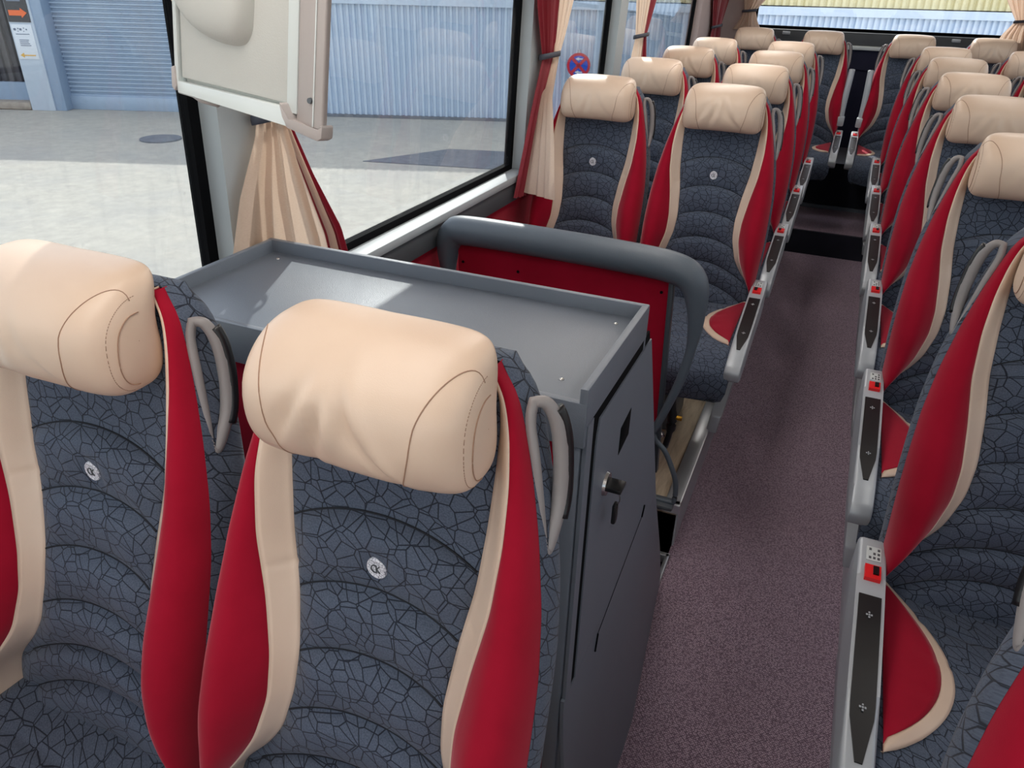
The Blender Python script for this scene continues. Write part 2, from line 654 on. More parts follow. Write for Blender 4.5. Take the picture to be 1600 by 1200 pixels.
wpart(box('footing', (-14.0, -.3, 0), (-10.44, .2, .16), M['kerb'], bev=.05, M4=WM))
# signs on the pillar
sg = empty('direction_sign', WM @ Vector((-10.185, -.30, 1.72)))
def spart(o, e):
    o.parent = e
    o.matrix_parent_inverse = Matrix.Translation(-Vector(e.location))
    return o
tag(sg, 'charcoal sign with an orange arrow at the top of the pale pillar', 'sign')
spart(box('panel', (-10.42, -.30, 1.72), (-9.97, -.283, 2.3), M['sign_dark'], M4=WM), sg)
spart(prism('arrow', [(-10.37, 1.84), (-10.12, 1.84), (-10.12, 1.80), (-10.0, 1.89), (-10.12, 1.98), (-10.12, 1.94), (-10.37, 1.94)], 1, -.31, -.30, M['sign_orange'], fn=lambda c: WM @ c), sg)
for zz, a, b in ((2.10, -10.36, -10.08), (2.18, -10.36, -10.12)):
    spart(box('lettering', (a, -.306, zz), (b, -.30, zz + .035), M['sign_grey'], M4=WM), sg)
sg = empty('notice_board', WM @ Vector((-10.185, -.30, 1.02)))
tag(sg, 'white notice with small print and an ochre arrow below the charcoal sign', 'sign')
spart(box('panel', (-10.40, -.30, 1.02), (-9.98, -.283, 1.68), M['sign_white'], bev=.004, M4=WM), sg)
spart(prism('arrow', [(-10.36, 1.095), (-10.28, 1.14), (-10.28, 1.105), (-10.04, 1.105), (-10.04, 1.085), (-10.28, 1.085), (-10.28, 1.05)], 1, -.308, -.30, M['sign_yellow'], fn=lambda c: WM @ c), sg)
bm = bmesh.new()
for (u, z, r) in ((-10.34, 1.585, .022), (-10.27, 1.60, .012), (-10.22, 1.585, .02), (-10.15, 1.61, .01), (-10.10, 1.585, .014), (-10.28, 1.55, .009), (-10.16, 1.55, .009)):
    bm_box(bm, (u - r, -.306, z - r), (u + r, -.30, z + r), r * .4, 2, WM)
for (a, b, z) in ((-10.34, -10.06, 1.49), (-10.3, -10.1, 1.38), (-10.3, -10.12, 1.345), (-10.3, -10.1, 1.31), (-10.3, -10.08, 1.275)):
    bm_box(bm, (a, -.306, z), (b, -.30, z + .014), 0, 1, WM)
spart(from_bm('print', bm, M['sign_grey']), sg)

# round no-stopping sign in front of the wall
ns_s = (Vector((-5.355, 15.9, 0)) - WP).dot(WD)
ns = empty('road_sign', wpt(ns_s, .5, 0))
tag(ns, 'round red and blue no-stopping sign seen through the window behind the curtain', 'road sign')
base = wpt(ns_s, .5, 0)
RM = Matrix.Translation(base + Vector((0, 0, 1.21))) @ Matrix(((WD.x, -WN.x, 0), (WD.y, -WN.y, 0), (0, 0, 1))).to_4x4()
def disc(name, r, y0, y1, mat, e, seg=40):
    return spart(prism(name, [(r * math.cos(2 * math.pi * k / seg), r * math.sin(2 * math.pi * k / seg)) for k in range(seg)], 1, y0, y1, mat, fn=lambda c: RM @ c), e)
disc('rim', .238, 0, .02, M['sign_red'], ns)
disc('blue_face', .185, -.006, 0.001, M['sign_blue'], ns)
for a in (45, 135):
    c, s = math.cos(math.radians(a)), math.sin(math.radians(a))
    w = .028
    L = .19
    poly = [(-L * c - w * s, -L * s + w * c), (-L * c + w * s, -L * s - w * c), (L * c + w * s, L * s - w * c), (L * c - w * s, L * s + w * c)]
    spart(prism('red_bar', poly, 1, -.012, -.006, M['sign_red'], fn=lambda c_: RM @ c_), ns)
for zz, sgn in ((.125, 1), (-.125, -1)):
    poly = [(-.075, zz), (0, zz + .035), (0, zz + .012), (.075, zz + .012), (.075, zz - .012), (0, zz - .012), (0, zz - .035)]
    spart(prism('arrow', poly, 1, -.016, -.007, M['sign_white'], fn=lambda c_: RM @ c_), ns)
spart(tube('post', [base + Vector((0, 0, 0)) - WN * .04, base + Vector((0, 0, 1.5)) - WN * .04], .03, M['metal']), ns)

# ------------------------------------------------------------------ coach shell
REAR = 7.0
FRONT = -2.6
PX_L, PX_R = -.25, .302         # plinth faces
XL, XR = -1.13, 1.19
def wall_side(side):
    X = XL if side == 'left' else XR
    sg_ = 1 if side == 'left' else -1
    lean = lean_left if side == 'left' else lean_right
    def B(name, x0, x1, y0, y1, z0, z1, mat, bev=0.0):
        # x0,x1 measured from the wall face outwards (negative = into the coach)
        a, b = X - sg_ * x1, X - sg_ * x0
        return lean(box(name, (min(a, b), y0, z0), (max(a, b), y1, z1), mat, None, bev))
    nm = 'wall_' + side
    w = structure(B(nm, 0, .08, FRONT, REAR, -.2, .93, M['velvet_wall']), 'red cloth side wall below the windows')
    wins = [(-2.3, 1.16), (1.27, 2.755), (2.93, 3.87), (4.0, 5.94)]
    # outer skin over the floor edge
    structure(B('trim_1' if side == 'left' else 'trim_2', -.012, .08, FRONT, REAR, .93, 1.0, M['frame_dark'], .004), 'dark grey strip along the top of the side wall')
    pil = [(FRONT, -2.3), (1.16, 1.27), (2.755, 2.93), (3.87, 4.0), (5.94, REAR)]
    for i, (a, b) in enumerate(pil):
        o = structure(B(nm, 0.0, .08, a, b, 1.0, 1.95, M['pillar'] if i == 4 else M['frame']))
    structure(B(nm, 0, .08, FRONT, REAR, 1.9, 2.1, M['ceiling']))
    for i, (a, b) in enumerate(wins):
        e = empty('window_%d' % (i + 1 if side == 'left' else i + 5))
        e['kind'] = 'structure'
        e['label'] = 'side window pane and frame on the %s of the picture' % side
        sill = B('window_sill', -.02, .045, a, b, 1.003, 1.032, M['frame'], .006)
        sill.parent = e
        # gasket ring
        bm = bmesh.new()
        t = .026
        for lo, hi in (((.045, a, 1.0), (.07, b, 1.0 + t + .025)), ((.045, a, 1.9 - t), (.07, b, 1.9)),
                       ((.045, a, 1.0), (.07, a + t, 1.9)), ((.045, b - t, 1.0), (.07, b, 1.9))):
            x0, x1 = X - sg_ * lo[0], X - sg_ * hi[0]
            bm_box(bm, (min(x0, x1), lo[1], lo[2]), (max(x0, x1), hi[1], hi[2]))
        g = lean(from_bm('window_gasket', bm, M['gasket']))
        g.parent = e
        p = B('glass_pane', .055, .06, a + .01, b - .01, 1.01, 1.89, M['glass_side'])
        p.parent = e
    return w
wall_side('left')
wall_side('right')

# floors
structure(box('floor', (-.25, FRONT, -.06), (PX_R, 5.58, 0.0), M['carpet']), 'mauve grey woven carpet of the aisle')
structure(box('floor', (XL, 2.06, -.06), (PX_L, REAR, .158), M['wood']), 'raised wood-look platform under the left seats')
structure(box('floor', (XL, FRONT, -.06), (PX_L, .86, .158), M['wood']))
structure(box('floor', (PX_R, FRONT, -.06), (XR, REAR, .158), M['wood']), 'raised wood-look platform under the right seats')
structure(box('floor', (PX_L + .005, 5.58, -.06), (PX_R - .005, 6.3, .158), M['carpet']), 'carpeted step at the back of the aisle')
structure(box('trim_3', (PX_L + .003, 5.555, .0), (PX_R - .003, 5.58, .165), M['deep']), 'dark riser of the rear aisle step')
structure(box('trim_4', (PX_L + .003, 6.28, .158), (PX_R - .003, 6.305, .5), M['deep']), 'dark upper riser below the back row')
structure(box('trim_5', (PX_L + .003, 6.262, .158), (PX_R - .003, 6.28, .185), M['anthracite']), 'grey strip at the foot of the upper riser')
structure(box('floor', (PX_L, 6.305, .158), (PX_R, REAR, .5), M['alu']), 'light metal ledge between the two middle back seats')
# stairwell beside the aisle
structure(box('floor', (XL, .86, -.75), (PX_L, 2.06, -.70), M['deep']), 'dark stairwell floor')
structure(box('floor', (XL, .86, -.70), (-.75, 2.06, -.35), M['deep']))
structure(box('wall_stairwell', (PX_L - .02, 1.0, -.75), (PX_L, 2.06, -.062), M['deep']))
structure(box('wall_stairwell', (XL, 2.06, -.75), (PX_L, 2.08, .12), M['deep']))
structure(box('wall_stairwell', (XL, .84, -.75), (PX_L, .86, .0), M['deep']))

structure(box('floor', (XL, 5.86, .158), (PX_L - .02, REAR, .50), M['navy']), 'dark raised base under the left back row seats')
structure(box('floor', (PX_R + .02, 5.86, .158), (XR, REAR, .50), M['navy']), 'dark raised base under the right back row seats')
# aluminium edges of the plinths
for nm, x0, x1, ya, yb in (('trim_6', PX_L - .045, PX_L + .008, 2.05, 5.58), ('trim_7', PX_R - .008, PX_R + .045, FRONT, 5.58)):
    structure(box(nm, (x0, ya, .155), (x1, yb, .172), M['alu'], bev=.004), 'aluminium edge strip along the seat platform')
structure(box('trim_8', (PX_R - .006, FRONT, 0), (PX_R, 5.56, .158), M['silver']), 'silver riser along the right side of the aisle')
structure(box('trim_9', (PX_L, 2.05, 0), (PX_L + .006, 5.56, .158), M['silver']), 'silver riser along the left side of the aisle')
structure(box('trim_10', (XL + .02, 2.045, .135), (PX_L + .008, 2.075, .172), M['alu'], bev=.004), 'aluminium front edge of the left platform')
# white metal bracket at the carpet edge of the stairwell
tr = structure(box('trim_11', (PX_L - .006, 1.3, -.02), (PX_L + .008, 1.99, .012), M['alu'], bev=.002), 'thin pale metal edge between carpet and stairwell')
structure(box('trim_12', (PX_L - .035, 1.975, -.02), (PX_L + .008, 1.992, .012), M['alu'], bev=.002))

# ceiling, with glowing panels added out of view to brighten the interior
structure(box('ceiling', (XL - .1, FRONT, 2.10), (XR + .1, REAR + .1, 2.16), M['ceiling']), 'pale coach ceiling')
for i, yy in enumerate((-1.2, .4, 2.0, 3.6, 5.2)):
    for sx in (-.55, .6):
        e = empty('fill_lamp', (sx, yy, 2.10))
        tag(e, 'added out-of-view fill lamp above the %s seats, %s from the front' % ('left' if sx < 0 else 'right', ('first', 'second', 'third', 'fourth', 'fifth')[i]), 'fill lamp', 'added fill lamps')
        box('fill_housing', (-.16, -.62, -.03), (.16, .62, 0), M['ceiling'], e, bev=.006)
        box('fill_diffuser', (-.14, -.60, -.036), (.14, .60, -.03), M['lamp'] if sx < 0 else M['lamp_dim'], e)

# rear wall
structure(box('wall_rear', (XL, REAR, -.2), (XR, REAR + .08, 1.10), M['navy']), 'dark navy rear wall')
structure(box('wall_rear', (XL, REAR - .02, 1.10), (XR, REAR + .08, 1.25), M['navy']))
structure(box('trim_13', (-.92, REAR - .06, 1.245), (1.05, REAR - .0, 1.275), M['monitor_strip'], bev=.004), 'pale strip across the rear wall below the window')
structure(box('trim_14', (-.95, REAR - .03, 1.275), (1.08, REAR + .07, 1.366), M['frame_dark'], bev=.004), 'dark band at the foot of the rear window')
structure(box('wall_rear', (XL, REAR - .02, 1.25), (-.88, REAR + .08, 2.1), M['pillar']))
structure(box('wall_rear', (1.02, REAR - .02, 1.25), (XR, REAR + .08, 2.1), M['pillar']))
structure(box('wall_rear', (-.9, REAR - .02, 2.05), (1.05, REAR + .08, 2.1), M['ceiling']))
e = empty('window_9', (0, REAR + .03, 1.366))
e['kind'] = 'structure'
e['label'] = 'wide rear window'
bm = bmesh.new()
for lo, hi in (((-.88, 0, 0), (1.02, .03, .022)), ((-.88, 0, 0), (-.855, .03, .68)), ((1.0, 0, 0), (1.02, .03, .68))):
    bm_box(bm, lo, hi)
from_bm('window_gasket', bm, M['gasket'], e)
box('glass_pane', (-.87, .012, .01), (1.01, .018, .68), M['glass_clear'], e)
for x in (-.60, .62):
    c = box('seat_belt_anchor', (x - .03, REAR - .05, 1.33), (x + .03, REAR - .03, 1.352), M['silver'], bev=.004)
    tag(c, 'small pale belt anchor on the dark band under the rear window, %s one' % ('left' if x < 0 else 'right'), 'anchor', 'belt anchors at the rear window')

# front of the coach (behind the camera): dash wall and windscreen
structure(box('wall_front', (XL, FRONT - .08, -.2), (XR, FRONT, .75), M['anthracite']), 'dash wall at the front')
e = empty('window_10', (0, FRONT, .75))
e['kind'] = 'structure'
e['label'] = 'windscreen'
box('glass_pane', (XL, -.04, 0), (XR, -.035, 1.35), M['glass_clear'], e)

# ------------------------------------------------------------------ seats
def interp(tab, z):
    zs = [t[0] for t in tab]
    return [float(np.interp(z, zs, [t[k] for t in tab])) for k in range(1, len(tab[0]))]
# scene height above the aisle -> half widths: dark panel, cream band, red bolster, bolster depth
TAB = [(.60, .214, .216, .218, .060), (.66, .213, .215, .217, .072), (.70, .203, .211, .217, .082), (.73, .178, .197, .218, .088),
       (.755, .156, .178, .219, .092), (.80, .128, .152, .221, .094), (.87, .108, .133, .223, .092), (.93, .104, .132, .222, .084),
       (1.01, .112, .143, .218, .069), (1.09, .126, .158, .208, .053), (1.17, .132, .163, .192, .037), (1.23, .134, .159, .176, .024),
       (1.28, .134, .150, .160, .014), (1.32, .128, .136, .144, .006), (1.345, .110, .114, .118, .003)]
_zz = np.linspace(.58, 1.36, 400)
_raw = np.array([interp(TAB, z) for z in _zz])
_k = np.exp(-.5 * (np.arange(-14, 15) / 6.0) ** 2)
_k /= _k.sum()
_pad = np.vstack([np.repeat(_raw[:1], 14, 0), _raw, np.repeat(_raw[-1:], 14, 0)])
_sm = np.stack([np.convolve(_pad[:, j], _k, 'valid') for j in range(4)], 1)
def widths(zs):
    return [float(np.interp(zs, _zz, _sm[:, j])) for j in range(4)]
PF = .16                         # platform height
SEAMS = [.600, .700, .775, .862, .950, 1.040, 1.138, 1.30]
def Yb(zs):
    return .11 + .2 * (zs - .63) - .016 * math.exp(-((zs - .86) / .13) ** 2)
def quilt(x, zs):
    zq = zs + 1.9 * x * x - (0.0 if zs < 1.2 else 0)
    lo = None
    for i in range(len(SEAMS) - 1):
        if SEAMS[i] <= zq < SEAMS[i + 1]:
            lo, hi = SEAMS[i], SEAMS[i + 1]
            t = (zq - lo) / (hi - lo)
            # each roll leans out towards its top edge, then tucks in sharply under the seam above
            amp = .025 if hi < 1.2 else .007
            if t < .82:
                return amp * math.sin(math.pi / 2 * t / .82) ** .75
            return amp * max(math.cos(math.pi / 2 * (t - .82) / .18), 0) ** .6
    return 0.0
MED_Z = 1.078
def surf(x, zs):
    """front surface y (local) of the backrest at lateral x and scene height zs"""
    a, b, c, h = widths(zs)
    ax = abs(x)
    y = Yb(zs)
    if ax <= a:
        t = ax / a
        p = h * .10 * t ** 3
        fade = 1 - max(0, (t - .58) / .42) ** 2
        p += quilt(x, zs) * fade
        # tuft around the medallion
        dx, dz = x, zs - MED_Z
        p -= .010 * math.exp(-(dx * dx / .00035 + dz * dz / .0006))
        p += .0015 * math.sin(x * 260) * math.exp(-(dx * dx / .0022 + dz * dz / .0009))
    else:
        t = (ax - a) / max(c - a, 1e-4)
        s = t / .62 if t < .62 else 1
        up = s * s * (3 - 2 * s)
        p = h * (.10 + .90 * up)
        if t > .62:
            q = (t - .62) / .38
            p = h * (1 - .55 * q ** 2.6) - .012 * q ** 6
        if ax <= b:
            tb = (ax - a) / max(b - a, 1e-4)
            p += .003 * math.sin(math.pi * tb)
        # little crease in the cream band
        p -= .0025 * math.exp(-((zs - 1.045) / .004) ** 2) * (1 if ax < b else 0)
    return y - p
ZR = [float(z) for z in np.linspace(.60, 1.346, 150)]
ZRF = sorted([float(z) for z in np.linspace(.60, 1.37, 230)] + [q + d for q in SEAMS[1:-1] for d in (-.0011, 0.0, .0011)])
ARC = 1.9

def strip(name, zr, fn0, fn1, n, mat, parent, m, lift=0.0, arc=0.0):
    """surface patch between lateral fn0(z) and fn1(z)"""
    V = []
    for z in zr:
        x0, x1 = fn0(z), fn1(z)
        for j in range(n):
            x = x0 + (x1 - x0) * j / (n - 1)
            z_ = z
            if arc:
                z_ = z - arc * x * x
                for _ in range(14):
                    x = .5 * x + .5 * (fn0(z_) + (fn1(z_) - fn0(z_)) * j / (n - 1))
                    z_ = z - arc * x * x
            V.append((m * x, surf(x, z_) - lift, z_ - PF))
    # a little depth at the rim so patches tuck into each other
    nr = len(zr)
    F = grid_faces(nr, n, 0, flip=(m < 0))
    rim0 = len(V)
    for i, z in enumerate(zr):
        V.append((V[i * n][0], V[i * n][1] + .012, V[i * n][2]))
    rim1 = len(V)
    for i, z in enumerate(zr):
        V.append((V[i * n + n - 1][0], V[i * n + n - 1][1] + .012, V[i * n + n - 1][2]))
    for i in range(nr - 1):
        q = (i * n, (i + 1) * n, rim0 + i + 1, rim0 + i)
        F.append(q if m > 0 else q[::-1])
        q = (i * n + n - 1, rim1 + i, rim1 + i + 1, (i + 1) * n + n - 1)
        F.append(q if m > 0 else q[::-1])
    return mesh_obj(name, V, F, mat, parent)

def head_geo(wr, seed):
    """pillow headrest; profile in (y,z) swept along x"""
    W, H, D = .138, .075, .056
    nx, na = 78, 72
    V, F = [], []
    cy, cz = Yb(1.30) - .045, 1.309 - PF
    for i in range(nx):
        u = -1 + 2 * i / (nx - 1)
        t = math.sin(u * math.pi / 2)
        s = max(1 - abs(t) ** 11, 0) ** (1 / 3.2)
        sd = max(1 - abs(t) ** 6.0, 0) ** (1 / 2.5)
        for k in range(na):
            a = 2 * math.pi * k / na
            ca, sa = math.cos(a), math.sin(a)
            e = 2 / 3.1
            yy = math.copysign(abs(ca) ** e, ca) * D * (sd * .92 + .08 * s)
            zz = math.copysign(abs(sa) ** e, sa) * H * s
            if yy < 0:
                # bulging front, rolled-back top
                yy *= 1.05 + .12 * (1 - (zz / H) ** 2)
            yy += .038 * max(0, zz / H) ** 2 - .008 * (1 - abs(t))
            zz -= .006 * t * t
            x = t * W * (1.0 - .03 * (zz / H))
            p = Vector((x, yy, zz))
            n = Vector((0, yy, zz)).normalized() if (yy or zz) else Vector((1, 0, 0))
            front = max(0, -ca)
            d = 0
            if wr > 0:
                q = Vector((x * 14 + seed, zz * 11, seed * 1.7))
                d += wr * .006 * noise.noise(q) * front
                # folds running diagonally down to the middle
                for (fx, fz, sl, w_, am) in ((-.055, .00, .9, .010, 1), (-.02, -.01, .25, .009, .9), (.012, .012, -.5, .011, .8), (.045, -.035, -1.3, .009, .8), (-.035, -.045, .5, .008, .6)):
                    dd = (x - fx) - sl * (zz - fz) * .6
                    L_ = math.exp(-((zz - fz) / .035) ** 2)
                    d -= wr * .0085 * am * math.exp(-(dd / w_) ** 2) * L_ * front
                    d += wr * .0055 * am * math.exp(-((dd - w_ * 1.6) / w_) ** 2) * L_ * front
            p -= Vector((0, 1, 0)) * d if front > .3 else n * 0
            V.append((p.x, p.y + cy, p.z + cz + .2 * 0))
        if i:
            for k in range(na):
                F.append(((i - 1) * na + k, i * na + k, i * na + (k + 1) % na, (i - 1) * na + (k + 1) % na))
    return V, F, (nx, na)

def head_point(V, nx, na, x, a):
    """surface point at lateral x and angle a (by nearest ring, interpolated)"""
    # ring position from x
    best = None
    k = (a / (2 * math.pi) * na) % na
    k0 = int(k) % na
    k1 = (k0 + 1) % na
    f = k - int(k)
    col = [Vector(V[i * na + k0]).lerp(Vector(V[i * na + k1]), f) for i in range(nx)]
    for i in range(nx - 1):
        if col[i].x <= x <= col[i + 1].x:
            t = (x - col[i].x) / max(col[i + 1].x - col[i].x, 1e-9)
            return col[i].lerp(col[i + 1], t)
    return col[0] if x < col[0].x else col[-1]

def make_head(parent, wr, seed):
    V, F, (nx, na) = head_geo(wr, seed)
    h = mesh_obj('headrest', V, F, M['leather'], parent)
    # two curved seams and a stitched outer seam each side
    for sgn in (-1, 1):
        path = []
        for q in range(40):
            s = q / 39
            a = math.radians(250 - 148 * s)
            path.append(head_point(V, nx, na, sgn * (.070 + .062 * s ** 1.8), a) + Vector((0, -.0004, 0)))
        tube('panel_seam', path, .0007, M['seam'], h, seg=5)
        path = []
        for q in range(40):
            a = math.radians(262 - 175 * q / 39)
            path.append(head_point(V, nx, na, sgn * .1355, a) + Vector((sgn * .0005, -.0004, 0)))
        tube('end_seam', path, .0007, M['seam'], h, seg=5)
        for xx in (.1310, .1395):
            SV, SF = [], []
            for q in range(44):
                a = math.radians(258 - 165 * q / 44)
                p0 = head_point(V, nx, na, sgn * xx, a) + Vector((0, -.0003, 0))
                p1 = head_point(V, nx, na, sgn * xx, a - .042) + Vector((0, -.0003, 0))
                v, f = tube_geo([p0, p1], .0005, seg=4)
                SF += [tuple(i + len(SV) for i in t) for t in f]
                SV += v
            mesh_obj('stitching', SV, SF, M['seam'], h)
    return h

def cush_z(x, y):
    """cushion top (scene height) at lateral x, local y"""
    t = (y + .42) / .54
    z = .628 + .012 * math.sin(math.pi * min(max(t, 0), 1)) + .018 * (abs(x) / .2) ** 3
    if y < -.34:
        z -= .9 * (-.34 - y) ** 2 / .09 * .45
    for ys in (-.27, -.17, -.07, .02):
        z -= .006 * math.exp(-((y - ys - .4 * x * x) / .006) ** 2) * (1 if abs(x) < .12 else max(0, 1 - (abs(x) - .12) / .03))
    ex = (abs(x) - .19) / .035
    if ex > 0:
        z -= .02 * ex * ex
    return z

def seat_bits(m, aisle):
    """m=+1: aisle on +x.  aisle: console and pedestal at the aisle side"""
    root = empty('coach_seat')
    aw = lambda z: widths(z)[0]
    bw = lambda z: widths(z)[1]
    cw = lambda z: widths(z)[2]
    strip('back_panel', ZRF, lambda z: -aw(z), lambda z: aw(z), 45, M['pattern'], root, 1, arc=ARC)
    for sm in SEAMS[1:-1]:
        pth = []
        for q in range(25):
            x = (-1 + q / 12) * aw(sm - ARC * aw(sm) ** 2) * .985
            z = sm - ARC * x * x
            pth.append((x, surf(x, z) - .0012, z - PF))
        tube('quilt_seam', pth, .0016, M['quilt'], root, seg=5)
    for s in (-1, 1):
        strip('cream_band', ZR, lambda z: aw(z), lambda z: bw(z), 7, M['leather'], root, s, .0005)
        strip('red_bolster', ZR, lambda z: bw(z), lambda z: cw(z) - .0004, 13, M['velvet'], root, s, .0)
    # shell wrapped in patterned fabric
    V, F = [], []
    nseg = 26
    zs = [float(z) for z in np.linspace(.58, 1.345, 60)]
    for z in zs:
        a, b, c, h = widths(z)
        top = max(0, (z - 1.27) / .075)
        th = .082 * (1 - .5 * top ** 2)
        yf0 = surf(c, z) + .001
        yb = Yb(z) + th
        ring = [(c, yf0), (c + .003, yf0 + .010), (c + .004, yf0 + .03)]
        for k in range(1, 8):
            t = k / 8
            ang = t * math.pi / 2
            ring.append((c + .004 - .035 * (1 - math.cos(ang)) , yf0 + .03 + (yb - yf0 - .03) * math.sin(ang)))
        half = ring
        full = half + [(-x, y) for x, y in half[::-1]]
        for x, y in full:
            V.append((x, y, z - PF))
    nc = len(full)
    F = grid_faces(len(zs), nc, 0)
    # front closing face (behind the pads) and cap
    base = len(V)
    F.append(tuple((len(zs) - 1) * nc + k for k in range(nc)))
    F.append(tuple(range(nc))[::-1])
    sh = mesh_obj('back_shell', V, F, M['pattern'], root)
    # medallion with a letter
    yv = surf(0, MED_Z) - .0035
    bm = bmesh.new()
    seg = 32
    prev = None
    rings = [(.0, -.0022), (.0100, -.0022), (.0116, -.0028), (.0132, -.0022), (.0139, 0), (.0139, .006)]
    vs = []
    for r, dy in rings[1:]:
        vs.append([bm.verts.new((r * math.cos(2 * math.pi * k / seg), yv + dy, MED_Z - PF + r * 1.12 * math.sin(2 * math.pi * k / seg))) for k in range(seg)])
    for i in range(len(vs) - 1):
        for k in range(seg):
            bm.faces.new((vs[i][k], vs[i + 1][k], vs[i + 1][(k + 1) % seg], vs[i][(k + 1) % seg]))
    bm.faces.new(vs[0])
    bm.faces.new(vs[-1][::-1])
    med = from_bm('medallion', bm, M['medal'], root, angle=35)
    bm = bmesh.new()
    zc = MED_Z - PF
    def bar(x0, z0, x1, z1, w=.0013):
        d = Vector((x1 - x0, 0, z1 - z0))
        L = d.length
        rot = Matrix.Translation(Vector((x0, yv - .0028, z0 + zc))) @ Matrix.Rotation(-math.atan2(d.z, d.x), 4, 'Y')
        bm_box(bm, (0, -.0006, -w / 2), (L, .0008, w / 2), 0, 1, rot)
    bar(.0005, -.0055, .0005, .0055)
    bar(.0008, 0, .0050, .0052)
    bar(.0008, 0, .0050, -.0052)
    for k in range(8):
        a0, a1 = math.radians(70 + 27 * k), math.radians(70 + 27 * (k + 1))
        bar(-.0015 + .0052 * math.cos(a0), .0055 * math.sin(a0), -.0015 + .0052 * math.cos(a1), .0055 * math.sin(a1))
    from_bm('emblem', bm, M['frame_dark'], med)
    # grab handle on the aisle shoulder
    pts = [(.165, 1.308, .012), (.178, 1.304, .020), (.190, 1.280, .028), (.1975, 1.240, .033), (.2015, 1.195, .032), (.2015, 1.165, .022), (.200, 1.145, .012), (.196, 1.156, .006), (.190, 1.185, .006), (.177, 1.245, .006), (.166, 1.285, .008)]
    P = []
    for x, z, dy in pts:
        P.append((m * (x - .004), Yb(z) + dy + .004, z - PF))
    P.append(P[0])
    P = smooth_path(P, 6)[:-1]
    hr = [.0062 + .0034 * max(0, math.sin(math.pi * (k / len(P)) * 1.7 - .1)) for k in range(len(P))]
    V, F = tube_geo(P, hr, seg=10, closed=True, rx=hr)
    hd = mesh_obj('grab_handle', V, F, M['handle'], root)
    n0, n1 = 8, 29
    G = [(Vector(p) + Vector((m * .0050, .0045, .001))) for p in P[n0:n1]]
    tube('grip_insert', G, .0078, M['black'], hd, seg=8, rx=.0078)
    # cushion
    ys = [float(y) for y in np.linspace(-.43, .13, 70)]
    xs = [float(x) for x in np.linspace(-.222, .222, 41)]
    V = []
    for y in ys:
        for x in xs:
            V.append((x, y, cush_z(x, y) - PF))
    F = grid_faces(len(ys), len(xs), 0)
    nxs, nys = len(xs), len(ys)
    # rounded skirt
    loop = [i for i in range(nxs)] + [j * nxs + nxs - 1 for j in range(1, nys)] + [(nys - 1) * nxs + i for i in range(nxs - 2, -1, -1)] + [j * nxs for j in range(nys - 2, 0, -1)]
    prev = loop
    for (ins, dz) in ((-.006, .022), (-.006, .060), (.006, .100), (.03, .125)):
        cur = []
        for idx in loop:
            x, y, z = V[idx]
            cx = x - ins * math.copysign(1, x) * (abs(x) > .2)
            cyy = y + (ins * 1.3 if y < -.42 else 0)
            V.append((cx, cyy, z - dz))
            cur.append(len(V) - 1)
        n = len(loop)
        for k in range(n):
            F.append((prev[k], cur[k], cur[(k + 1) % n], prev[(k + 1) % n]))
        prev = cur
    F.append(tuple(prev))
    mesh_obj('seat_cushion', V, F, M['pattern'], root)
    for s in (m,):
        def lens(nm, t0, t1, mat, lift, n=9):
            V = []
            for i in range(31):
                q = i / 30
                y = -.315 + .43 * q
                # fuller towards the front, pointed at both ends
                bul = .118 * (math.sin(math.pi * q ** .92)) ** .9 if 0 < q < 1 else 0
                for j in range(n):
                    t = t0 + (t1 - t0) * j / (n - 1)
                    w_in = max(bul - .014 - .016 * (1 - q), 0)
                    xa, xb = (0, w_in) if t1 <= 1 else (w_in, bul)
                    tt = t if t1 <= 1 else t - 1
                    x = .200 - (xa + (xb - xa) * tt)
                    dome = .004 * math.sin(math.pi * min(max((.2 - x) / max(bul, .01), 0), 1))
                    V.append((s * x, y, cush_z(x, y) - PF + lift + dome))
            F = grid_faces(31, n, 0, flip=(s > 0))
            o = mesh_obj(nm, V, F, mat, root)
            md = o.modifiers.new('thick', 'SOLIDIFY')
            md.thickness = .008
            md.offset = -1
            return o
        lens('red_bolster', 0, 1, M['velvet'], .0045)
        lens('cream_band', 1, 2, M['leather'], .0035, 5)
    # pan below the cushion
    box('seat_pan', (-.20, -.34, .325), (.20, .12, .37), M['shell'], root, bev=.015)
    box('leg', (-.03, -.12, .0), (.03, .10, .325), M['shell'], root, bev=.01)
    if aisle:
        # side console with belt buckle, label and dark inset
        prof = []
        top = [(.115, .575), (.10, .585), (.0, .572), (-.1, .556), (-.24, .530), (-.38, .500), (-.43, .478)]
        bot = [(-.445, .455), (-.435, .425), (-.40, .408), (-.28, .420), (-.1, .450), (.05, .46), (.115, .47)]
        poly = top + bot
        x0, x1 = sorted((m * .212, m * .262))
        con = prism('side_console', [(y, z) for y, z in poly], 0, x0, x1, M['silver'], root, bev=.008)
        def on_top(y):
            t = sorted(top)
            return float(np.interp(y, [p[0] for p in t], [p[1] for p in t]))
        def slab(nm, ya, yb, xa, xb, lift, th, mat, par, n=14, taper=0):
            V = []
            for i in range(n):
                q = i / (n - 1)
                y = ya + (yb - ya) * q
                z = on_top(y)
                k = 1 - taper * max(0, .25 - q) / .25 if taper else 1
                for x in (xa, xb):
                    mid = (xa + xb) / 2
                    V.append((m * (mid + (x - mid) * k), y, z + lift))
                for x in (xb, xa):
                    mid = (xa + xb) / 2
                    V.append((m * (mid + (x - mid) * k), y, z + lift - th))
            F = []
            for i in range(n - 1):
                for k in range(4):
                    F.append((i * 4 + k, i * 4 + (k + 1) % 4, (i + 1) * 4 + (k + 1) % 4, (i + 1) * 4 + k))
            F.append((0, 1, 2, 3))
            F.append(tuple((n - 1) * 4 + k for k in (3, 2, 1, 0)))
            return mesh_obj(nm, V, F, mat, par, smooth=False)
